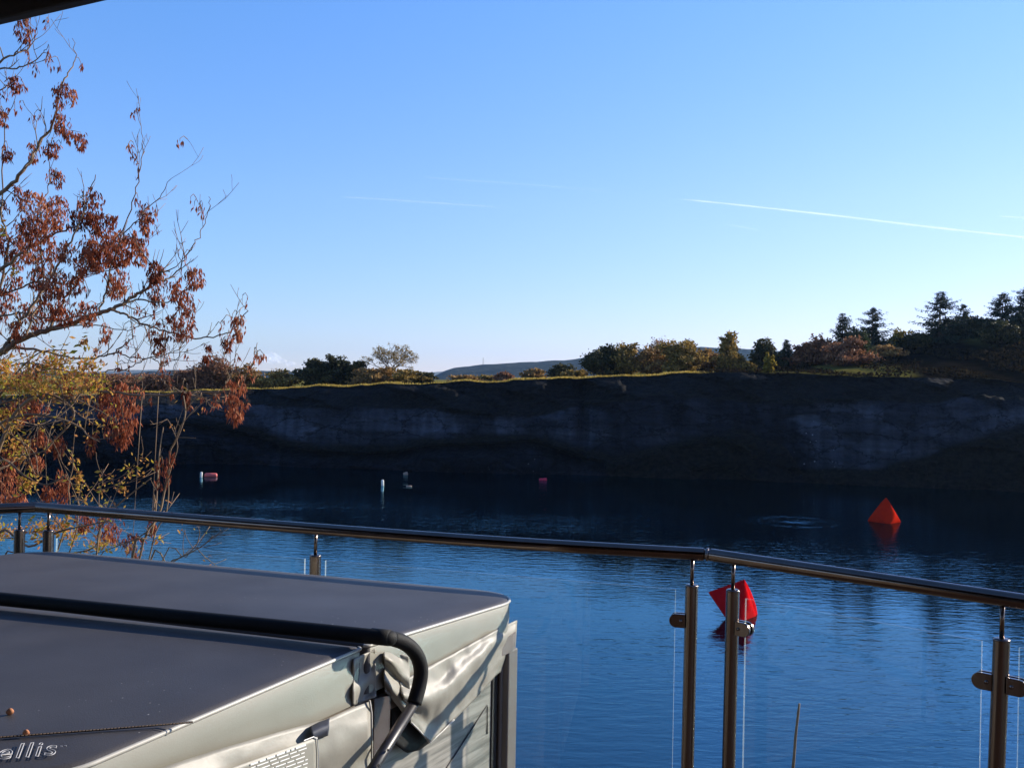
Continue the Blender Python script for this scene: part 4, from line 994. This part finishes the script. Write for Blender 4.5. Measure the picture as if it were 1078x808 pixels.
# radio mast on the hill
mp_ = at_depth(508.5, 384, 1550); s = MB(); k = 1550 / FPX
for a in (0, 2.09, 4.19): s.tube([mp_ + Vector((math.cos(a) * 1.6, math.sin(a) * 1.6, -6)), mp_ + Vector((math.cos(a) * .4, math.sin(a) * .4, 7.5 * k))], .13, 4)
for h_ in range(8): s.tube([mp_ + Vector((1.3 - h_ * .13, 0, h_ * 1.3)), mp_ + Vector((-1.3 + h_ * .13, .6, h_ * 1.3 + 1.2))], .07, 4)
tag(s.build('radio_mast', M['farbark']), 'thin radio mast on the skyline of the blue distant hill', 'mast')

# ------------------------------------------------------------------ ash tree at the left
ash = thing('ash_tree', 'ash tree at left with bare branches and hanging clusters of rust brown seeds', 'tree', (*at_depth(-95, 400, 7.4).to_2d(), 2.2))
rg = random.Random(11)
trunk_top = at_depth(-80, 40, 7.4); tb = Vector((ash.location.x, ash.location.y, 1.6))
s = MB(); trp = smooth_path([tb, at_depth(-95, 620, 7.4), at_depth(-92, 380, 7.4), at_depth(-85, 180, 7.4), trunk_top, at_depth(-60, -120, 7.3)], 6)
s.tube(trp, [lerp(.17, .05, i / (len(trp) - 1)) for i in range(len(trp))], 14); s.build('trunk', M['bark'], ash, True)
LIMBS = [ # points in the photograph, depth at root and tip, radius root and tip (m)
 ([(-92, 420), (-40, 392), (0, 371), (26, 355), (52, 347), (78, 340), (104, 330), (122, 323), (140, 312), (153, 305), (166, 291), (178, 284)], 7.4, 6.6, .045, .008),
 ([(117, 325), (130, 330), (146, 338), (161, 345), (182, 350), (203, 356), (221, 354), (242, 349), (252, 337), (262, 327)], 6.8, 6.3, .013, .004),
 ([(104, 331), (128, 320), (146, 316), (160, 317), (179, 317), (190, 309), (204, 300)], 6.8, 6.5, .012, .004),
 ([(172, 296), (187, 285), (196, 270), (205, 256), (214, 238), (220, 222), (221, 206)], 6.6, 6.4, .008, .0025),
 ([(10, 366), (34, 367), (60, 373), (86, 378), (109, 375), (122, 369), (134, 361), (142, 353)], 7.2, 6.6, .016, .004),
 ([(112, 374), (122, 371), (140, 376), (161, 376), (182, 371), (191, 364), (195, 358)], 6.8, 6.5, .008, .003),
 ([(125, 392), (140, 385), (158, 376), (172, 384), (186, 376), (194, 362)], 6.8, 6.4, .006, .003),
 ([(4, 372), (8, 362), (16, 347), (29, 329), (44, 306), (57, 288), (75, 254), (88, 222), (94, 206), (101, 185)], 7.2, 6.7, .024, .004),
 ([(-88, 330), (-30, 240), (0, 204), (24, 180), (38, 156), (55, 132), (62, 104), (71, 80), (79, 64), (78, 42)], 7.4, 7.0, .03, .0025),
 ([(52, 347), (62, 322), (78, 300), (95, 282), (110, 262), (128, 243), (142, 204), (149, 173), (151, 152), (145, 121)], 7.0, 6.8, .014, .0025),
 ([(104, 330), (112, 300), (124, 262), (134, 243), (152, 222), (170, 204), (180, 187)], 6.9, 6.6, .011, .0025),
 ([(-85, 170), (-30, 100), (0, 66), (17, 57), (28, 52), (40, 36)], 7.4, 7.1, .02, .003),
 ([(-85, 190), (-20, 80), (0, 73), (21, 71), (42, 59), (50, 50)], 7.4, 6.9, .016, .003),
 ([(-60, 130), (0, 95), (10, 90), (16, 80)], 7.3, 7.1, .01, .003),
 ([(-92, 420), (-40, 330), (-5, 290), (15, 272), (30, 262), (60, 245), (80, 238), (110, 228)], 7.4, 6.9, .03, .004),
 ([(26, 356), (38, 326), (45, 290), (43, 255), (42, 225), (52, 190), (50, 160), (53, 138)], 7.0, 7.2, .012, .0025),
 ([(-30, 380), (0, 300), (8, 260), (2, 225), (3, 180), (6, 130), (17, 100)], 7.3, 7.3, .018, .003),
 ([(-92, 470), (-40, 430), (0, 412), (40, 408), (90, 410), (148, 416), (190, 413), (231, 412), (247, 411), (258, 398), (266, 382), (271, 362)], 7.4, 5.9, .022, .0025),
 ([(148, 412), (166, 399), (178, 406), (190, 412), (206, 416), (219, 419)], 6.4, 6.2, .006, .003),
 ([(243, 413), (243, 398), (247, 383), (248, 364)], 6.0, 5.9, .004, .002),
 ([(-60, 410), (-10, 392), (30, 382), (60, 392), (95, 396), (125, 388), (150, 400)], 7.2, 6.6, .014, .004),
 ([(-20, 340), (20, 330), (60, 337), (90, 330), (108, 318)], 7.2, 6.8, .011, .004),
 ([(-30, 320), (10, 308), (40, 296), (70, 300), (92, 290), (120, 283), (140, 270)], 7.3, 6.9, .012, .003),
 ([(60, 345), (100, 342), (130, 347), (150, 342)], 6.9, 6.6, .008, .003),
]
branches = MB(); nodes = []
def limb(pts, d0, d1, r0, r1, seg=7):
    n = len(pts); P3 = [at_depth(q[0], q[1], lerp(d0, d1, i / (n - 1)) + 0.06 * math.sin(i * 1.7)) for i, q in enumerate(pts)]
    pth = smooth_path(P3, 5); N = len(pth)
    pth = [p + Vector((rg.gauss(0, .005), rg.gauss(0, .01), rg.gauss(0, .005))) for p in pth]
    rad = [lerp(r0, r1, (i / (N - 1)) ** .8) for i in range(N)]
    rad = [max(.0018, q * .68) for q in rad]; branches.tube(pth, rad, seg); return pth, rad
twigs_from = []
for L in LIMBS:
    pth, rad = limb(*L); nodes += [(p, r_) for p, r_ in zip(pth, rad)]; twigs_from.append((pth, rad))
def twig(p, d, L, r_, depth=0):
    pts = [p]; q = p; dd_ = d.copy()
    for i in range(4):
        dd_ = (dd_ + Vector((rg.gauss(0, .14), rg.gauss(0, .14), rg.gauss(.10, .10)))).normalized(); q = q + dd_ * L / 4; pts.append(q)
    branches.tube(pts, [lerp(r_, .0014, i / 4) for i in range(5)], 5); 
    for p_ in pts[1:]: nodes.append((p_, r_))
    if depth < 1:
        for i in (1, 2, 3):
            if rg.random() < .7:
                sd_ = Vector((rg.gauss(0, 1), rg.gauss(0, 1), rg.gauss(.2, .6))).normalized(); twig(pts[i], (dd_ + sd_ * .9).normalized(), L * rg.uniform(.25, .5), r_ * .7, depth + 1)
for pth, rad in twigs_from:
    N = len(pth)
    for i in range(3, N, 1):
        if pth[i].x / pth[i].y * FPX + CX < -15: continue
        if rg.random() < .22:
            t_ = (pth[min(i + 1, N - 1)] - pth[i - 1]).normalized()
            d = (t_ * .7 + Vector((rg.gauss(.05, .5), rg.gauss(0, .5), rg.gauss(.35, .5)))).normalized()
            twig(pth[i], d, rg.uniform(.12, .34), min(.0045, rad[i] * .7))
CLUSTERS = [(26, 29, 9, 11), (16, 87, 7, 7), (3, 121, 6, 8), (64, 97, 8, 12), (64, 128, 9, 10), (73, 142, 6, 6), (36, 158, 7, 8), (54, 156, 7, 9), (85, 146, 6, 9), (76, 102, 4, 8), (3, 218, 6, 8),
 (42, 225, 17, 22), (60, 222, 11, 15), (97, 211, 11, 12), (104, 232, 10, 9), (118, 232, 6, 6), (114, 258, 22, 18), (152, 225, 7, 13), (94, 263, 10, 14), (149, 256, 6, 7), (36, 240, 14, 15), (104, 268, 14, 16),
 (127, 262, 16, 14), (166, 298, 9, 20), (161, 285, 7, 10), (127, 295, 8, 12), (206, 290, 9, 11), (194, 314, 10, 12), (185, 302, 6, 9), (190, 342, 15, 13), (169, 361, 8, 8), (251, 342, 7, 12), (239, 359, 5, 9), (218, 371, 4, 9),
 (55, 311, 14, 19), (90, 328, 11, 11), (60, 298, 12, 12), (110, 348, 6, 9), (154, 236, 6, 9), (26, 326, 9, 9), (98, 232, 9, 8), (4, 320, 8, 14), (12, 300, 10, 12), (30, 262, 12, 12), (2, 252, 8, 12), (52, 268, 10, 14), (88, 272, 10, 12), (66, 330, 12, 10), (42, 335, 10, 10), (18, 345, 9, 9), (120, 300, 8, 10), (82, 228, 9, 10), (22, 205, 8, 10), (8, 160, 6, 9), (60, 185, 6, 9), (18, 270, 9, 10), (70, 262, 9, 11), (40, 290, 10, 12), (140, 250, 7, 9), (148, 268, 6, 8), (80, 295, 7, 10), (20, 245, 8, 10),
 (127, 431, 17, 28), (131, 458, 5, 9), (108, 420, 8, 14), (97, 464, 6, 11), (62, 468, 6, 12), (50, 465, 4, 6), (42, 457, 5, 8), (27, 470, 10, 10), (38, 487, 7, 8), (49, 517, 6, 9), (66, 510, 7, 18), (6, 508, 12, 18), (15, 434, 13, 12), (34, 428, 10, 10),
 (248, 420, 9, 20), (197, 420, 4, 10), (113, 555, 12, 12), (88, 548, 9, 9), (140, 571, 9, 12), (20, 525, 8, 8), (10, 480, 8, 10), (68, 404, 10, 9), (25, 398, 9, 9), (95, 402, 7, 7), (40, 388, 9, 8), (160, 552, 4, 8)]
keys = MB()
def key_cluster(c, rx, rz, n, mb, ln=.036, ragged=True):
    # a bunch of hanging narrow keys on short stalks from a common stem
    n0 = min(nodes, key=lambda q: (q[0] - (c + Vector((0, 0, rz * .7)))).length_squared)[0]
    stem = c + Vector((0, 0, rz * .65)); 
    branches.tube([n0, lerp(n0, stem, .5) + Vector((0, 0, .02)), stem, c], [.0028, .0024, .002, .0012], 5)
    tone = rg.gauss(0, .13)
    for i in range(n):
        a = rg.random() * 6.283; rr_ = rg.random() ** .55; zz = rg.uniform(-1, .8)
        env = math.sqrt(max(.06, 1 - zz * zz * .85))
        p = c + Vector((math.cos(a) * rr_ * rx * env, math.sin(a) * rr_ * rx * env, zz * rz))
        h_ = noise.noise_vector(p * 14.0) * (1 if ragged else .3); p = p + Vector((h_.x * rx * .55, h_.y * rx * .3, h_.z * rz * .45))
        if ragged and noise.noise(p * 22.0) < -.22 and rr_ > .35: continue
        d = Vector((rg.gauss(0, .32), rg.gauss(0, .32), -1)).normalized(); s_ = Vector((rg.gauss(0, 1), rg.gauss(0, 1), rg.gauss(0, .3))); s_ = (s_ - d * s_.dot(d)).normalized(); L = ln * rg.uniform(.7, 1.35); w_ = L * rg.uniform(.09, .16); nn = d.cross(s_)
        q = p + d * L; mid = lerp(p, q, .5) + nn * L * rg.uniform(-.12, .12); tn = min(1, max(0, rg.gauss(.45, .22) + tone))
        mb.face([p, lerp(p, mid, .6) + s_ * w_, mid + s_ * w_ * .9, q], tn); mb.face([q, mid - s_ * w_ * .9, lerp(p, mid, .6) - s_ * w_, p], min(1, tn + .06))
for (px, py, rx, rz) in CLUSTERS:
    c0 = at_depth(px, py, 6.7); near = min(nodes, key=lambda q: abs((q[0].x / q[0].y - c0.x / c0.y)) * 6 + abs((q[0].z - 6.5) / q[0].y - (c0.z - 6.5) / c0.y + -rz / FPX) * 6)[0]
    dep = near.y + rg.uniform(-.12, .12); dep = max(dep, 5.3); k = dep / FPX; c = at_depth(px, py, dep)
    key_cluster(c, rx * k * 1.17, rz * k * 1.15, int(36 + rx * rz * 2.0), keys)
for _ in range(190):                                      # small stray bunches
    p, r_ = nodes[rg.randrange(len(nodes))]
    if p.x / p.y * FPX + CX < -10 or r_ > .02: continue
    key_cluster(p + Vector((rg.gauss(0, .03), rg.gauss(0, .05), -rg.uniform(.02, .06))), rg.uniform(.012, .03), rg.uniform(.02, .045), rg.randint(4, 14), keys)
branches.build('branches', M['twig'], ash, True); keys.build('seed_clusters', L_RUST, ash)
fol = MB()
def spray(mb, c, rx, rz, n, size):
    for i in range(n):
        p = c + Vector((rg.gauss(0, .5) * rx, rg.gauss(0, .5) * rx, rg.gauss(0, .5) * rz)); leaf(mb, p, size * rg.uniform(.6, 1.3), rg, min(1, max(0, rg.gauss(.35, .22))), .42)
for (px, py, rx, rz, n) in ((88, 360, 10, 9, 26), (3, 236, 3, 8, 10), (14, 285, 6, 4, 10)):
    k = 6.9 / FPX; spray(fol, at_depth(px, py, 6.9), rx * k, rz * k, n, .026)
fol.build('green_leaves', L_YELLOW, ash)

# ------------------------------------------------------------------ yellowing shrub and saplings below the ash
def bank_shrub(name, label, base, stems, leafspots, nrand, seed, stray=.2, bunches=()):
    global rg, branches, nodes
    rg = random.Random(seed); t = thing(name, label, 'shrub', base); branches = MB(); nodes = []
    for pts, d0, d1, r0, r1 in stems:
        n = len(pts); P3 = [base + Vector((rg.gauss(0, .08), rg.gauss(0, .08), -.1))] + [at_depth(q[0], q[1], lerp(d0, d1, i / (n - 1))) for i, q in enumerate(pts)]
        pth = smooth_path(P3, 5); N = len(pth); rad = [lerp(r0, r1, (i / (N - 1)) ** .8) for i in range(N)]; branches.tube(pth, rad, 6); nodes += list(zip(pth[6:], rad[6:]))
        for i in range(7, N):
            if rg.random() < nrand: twig(pth[i], Vector((rg.gauss(.1, .6), rg.gauss(0, .5), rg.gauss(.3, .5))).normalized(), rg.uniform(.1, .4), min(.0045, rad[i] * .7))
    lf = MB()
    for (px, py, rx, rz, n) in leafspots:
        d = 6.0 + rg.uniform(-.3, .3); k = d / FPX; spray(lf, at_depth(px, py, d), rx * k, rz * k, int(n * 3.0), .016)
    for p, r_ in nodes:
        if rg.random() < stray: spray(lf, p, .05, .05, 4, .015)
    for bl in bunches:
        kb = MB()
        for (px, py, rx, rz) in bl:
            k = 5.8 / FPX; key_cluster(at_depth(px, py, 5.8), rx * k, rz * k, int(16 + rx * rz * .55), kb, .028, False)
        kb.build('seed_cluster', L_RUST, t)
    branches.build('stems', M['twig'], t, True); lf.build('foliage', L_YELLOW, t); return t
sb = Vector((*at_depth(-30, 500, 6.1).to_2d(), 1.9))
ST = [([(-40, 640), (-20, 540), (0, 470), (20, 430), (50, 415), (76, 430), (74, 445), (58, 462), (45, 475), (15, 480)], 6.1, 5.9, .016, .004),
 ([(-40, 640), (-25, 560), (-8, 500), (5, 484), (25, 500), (48, 510), (70, 500)], 6.1, 5.8, .014, .004),
 ([(-30, 640), (-10, 470), (20, 438), (60, 440), (85, 450), (92, 458), (105, 465)], 6.0, 5.8, .012, .003),
 ([(-30, 640), (-30, 480), (0, 415), (30, 395), (60, 388), (90, 400)], 6.1, 6.0, .014, .003),
 ([(-20, 640), (0, 560), (30, 575), (60, 560), (95, 552), (115, 548)], 5.9, 5.6, .012, .003),
 ([(-40, 640), (-40, 500), (-10, 440), (8, 455), (35, 475), (40, 500)], 6.2, 6.0, .012, .003),
 ([(0, 640), (50, 600), (72, 540), (72, 512), (77, 490), (75, 474)], 6.0, 5.9, .008, .002),
 ([(0, 640), (60, 600), (80, 560), (83, 520), (90, 508)], 6.0, 5.9, .007, .002),
 ([(-40, 640), (-20, 430), (10, 400), (40, 372), (70, 368)], 6.3, 6.3, .012, .003),
 ([(-10, 640), (40, 590), (100, 575), (104, 530), (104, 508)], 5.9, 5.8, .007, .002),
 ([(-40, 640), (-40, 450), (0, 425), (60, 415), (100, 430), (118, 440)], 6.2, 6.0, .012, .003)]
LSP = [(45, 385, 26, 14, 90), (20, 405, 22, 14, 90), (75, 395, 22, 12, 70), (50, 410, 26, 12, 80), (100, 405, 18, 10, 40), (10, 440, 14, 20, 70), (60, 380, 18, 10, 50), (28, 508, 9, 12, 40), (83, 505, 4, 12, 22), (5, 560, 14, 10, 50), (40, 558, 14, 12, 50), (62, 555, 12, 8, 40), (15, 470, 10, 14, 36), (105, 575, 16, 8, 34), (95, 385, 14, 8, 36), (5, 390, 14, 16, 50), (75, 565, 14, 8, 34)]
bank_shrub('bank_shrub', 'yellowing tangled shrub below the ash tree at the left edge', sb, ST, LSP, .22, 31)
sb2 = Vector((*at_depth(120, 600, 5.8).to_2d(), 1.9))
ST2 = [([(135, 640), (153, 566), (161, 551), (169, 536), (172, 522), (177, 496), (179, 475), (187, 460), (195, 436), (193, 416)], 5.8, 5.8, .009, .004),
 ([(140, 640), (160, 560), (164, 535), (166, 504), (168, 475), (172, 449)], 5.8, 5.9, .007, .003),
 ([(150, 640), (175, 540), (178, 500), (187, 470), (180, 448), (176, 441)], 5.8, 5.8, .005, .002),
 ([(100, 640), (112, 545), (122, 533), (140, 518), (150, 510), (159, 503)], 5.8, 5.7, .006, .003),
 ([(150, 640), (178, 594), (187, 588), (205, 579), (216, 572), (224, 564)], 5.7, 5.5, .006, .0025),
 ([(160, 640), (196, 586), (206, 575), (210, 562), (209, 555)], 5.7, 5.6, .004, .002)]
LSP2 = [(130, 514, 6, 9, 7), (137, 575, 7, 6, 6), (168, 568, 8, 6, 5)]
bank_shrub('bank_sapling', 'slender bare stemmed sapling with brown seed bunches left of centre behind the railing', sb2, ST2, LSP2, .12, 32, .03, [[(171, 496, 9, 18)], [(180, 480, 5, 9)]])
# ------------------------------------------------------------------ air between here and the hills
if True:
    bm = bmesh.new(); bmesh.ops.create_cube(bm, size=1.0)
    for v in bm.verts: v.co = Vector((v.co.x * 13000, 2400 + v.co.y * 6200, 66 + v.co.z * 220))
    hm = bpy.data.materials.new('pale_haze'); hm.use_nodes = True; n = hm.node_tree.nodes; n.remove(n['Principled BSDF'])
    pv = n.new('ShaderNodeVolumePrincipled'); pv.inputs['Density'].default_value = 0.00009; pv.inputs['Color'].default_value = (.42, .66, 1, 1); pv.inputs['Anisotropy'].default_value = .35
    hm.node_tree.links.new(pv.outputs[0], n['Material Output'].inputs['Volume'])
    tag(bm_obj('haze', bm, hm), kind='stuff')

# ------------------------------------------------------------------ sky traces: contrails and one small cloud
def cloud_mat(name, dens):
    m, n, l, b = new_mat(name); n.remove(b)
    df = nd(n, 'BsdfDiffuse'); df.inputs[0].default_value = (.95, .95, .95, 1); tl = nd(n, 'BsdfTranslucent'); tl.inputs[0].default_value = (.95, .95, .95, 1)
    ad = nd(n, 'AddShader'); l.new(df.outputs[0], ad.inputs[0]); l.new(tl.outputs[0], ad.inputs[1])
    tr = nd(n, 'BsdfTransparent'); mx = nd(n, 'MixShader'); geo = nd(n, 'NewGeometry'); nz = nd(n, 'TexNoise', Scale=0.004, Detail=5); l.new(geo.outputs['Position'], nz.inputs['Vector'])
    at_ = nd(n, 'Attribute', attribute_name='rnd'); mr = nd(n, 'MapRange'); mr.inputs[1].default_value = .3; mr.inputs[2].default_value = .7; mr.inputs[3].default_value = .45 * dens; mr.inputs[4].default_value = dens
    l.new(nz.outputs[0], mr.inputs[0]); mu = nd(n, 'Math', operation='MULTIPLY'); l.new(mr.outputs[0], mu.inputs[0]); l.new(at_.outputs['Fac'], mu.inputs[1])
    l.new(mu.outputs[0], mx.inputs[0]); l.new(tr.outputs[0], mx.inputs[1]); l.new(ad.outputs[0], mx.inputs[2]); l.new(mx.outputs[0], n['Material Output'].inputs[0]); return m
CM = cloud_mat('contrail_vapour', .15)
def contrail(pts, wpx, dens, label):
    Y = 9000.0; mb = MB(); P3 = smooth_path([at_depth(x, y, Y) for x, y in pts], 24); N = len(P3)
    for i in range(N - 1):
        for lay in range(3):
            pass
    k = Y / FPX
    for (sc_, dn) in ((1.0, .35), (.6, .5), (.3, .6)):
        n0 = len(mb.v); seg = 8; rad = [max(.5, wpx * k * .5 * sc_ * (interp([(0, .5), (.1, .8), (.6, 1), (1, .7)], i / (N - 1)) + .25 * noise.noise(Vector((i * .35, sc_, 1))))) for i in range(N)]
        a0 = len(mb.f); mb.tube(P3, rad, seg, False)
        for q in range(a0, len(mb.f)):
            s_ = ((q - a0) // seg) / (N - 1); fade = sstep(0, .12, s_) * sstep(1, .85, s_); mb.r[q] = dn * dens * fade
    o = mb.build('contrail', CM, None, True); o.visible_shadow = True; return tag(o, label, 'contrail')
contrail([(706, 208.5), (780, 216), (880, 227), (980, 239), (1076, 249.5), (1160, 259)], 3.2, 1.0, 'long bright contrail slanting down to the right edge')
contrail([(355, 207), (400, 209.5), (450, 213), (540, 219)], 3.4, .26, 'soft short contrail in the sky left of centre')
contrail([(440, 186), (480, 189), (560, 194.5), (660, 203)], 3.6, .11, 'faint wide contrail above the soft short one')
contrail([(1050, 227.5), (1078, 229), (1130, 231)], 3.0, .5, 'short contrail above the bright one at the right edge')
contrail([(765, 236), (782, 239), (800, 242.5)], 3.0, .2, 'tiny faint contrail below the bright one')
CM2 = cloud_mat('cloud_vapour', .3)
cb_ = MB(); rg = random.Random(2)
for (px, py, r_) in ((285, 374, 5.5), (280, 377, 4.5), (290, 377, 5), (276, 379.5, 4), (297, 380, 4), (286, 379, 6), (306, 383, 4), (268, 382, 4), (320, 384, 3)):
    c = at_depth(px, py, 12000); k = 12000 / FPX * r_; G = []
    for j in range(9):
        G.append([c + Vector((math.sin(math.pi * j / 8) * math.cos(6.2832 * i / 14) * k * 1.3, math.sin(math.pi * j / 8) * math.sin(6.2832 * i / 14) * k, math.cos(math.pi * j / 8) * k * .7)) * 1.0 for i in range(15)])
    a0 = len(cb_.f); cb_.grid(G)
    for q in range(a0, len(cb_.f)): cb_.r[q] = .3
tag(cb_.build('small_cloud', CM2, None, True), 'single small white cloud low above the left hedge', 'cloud')
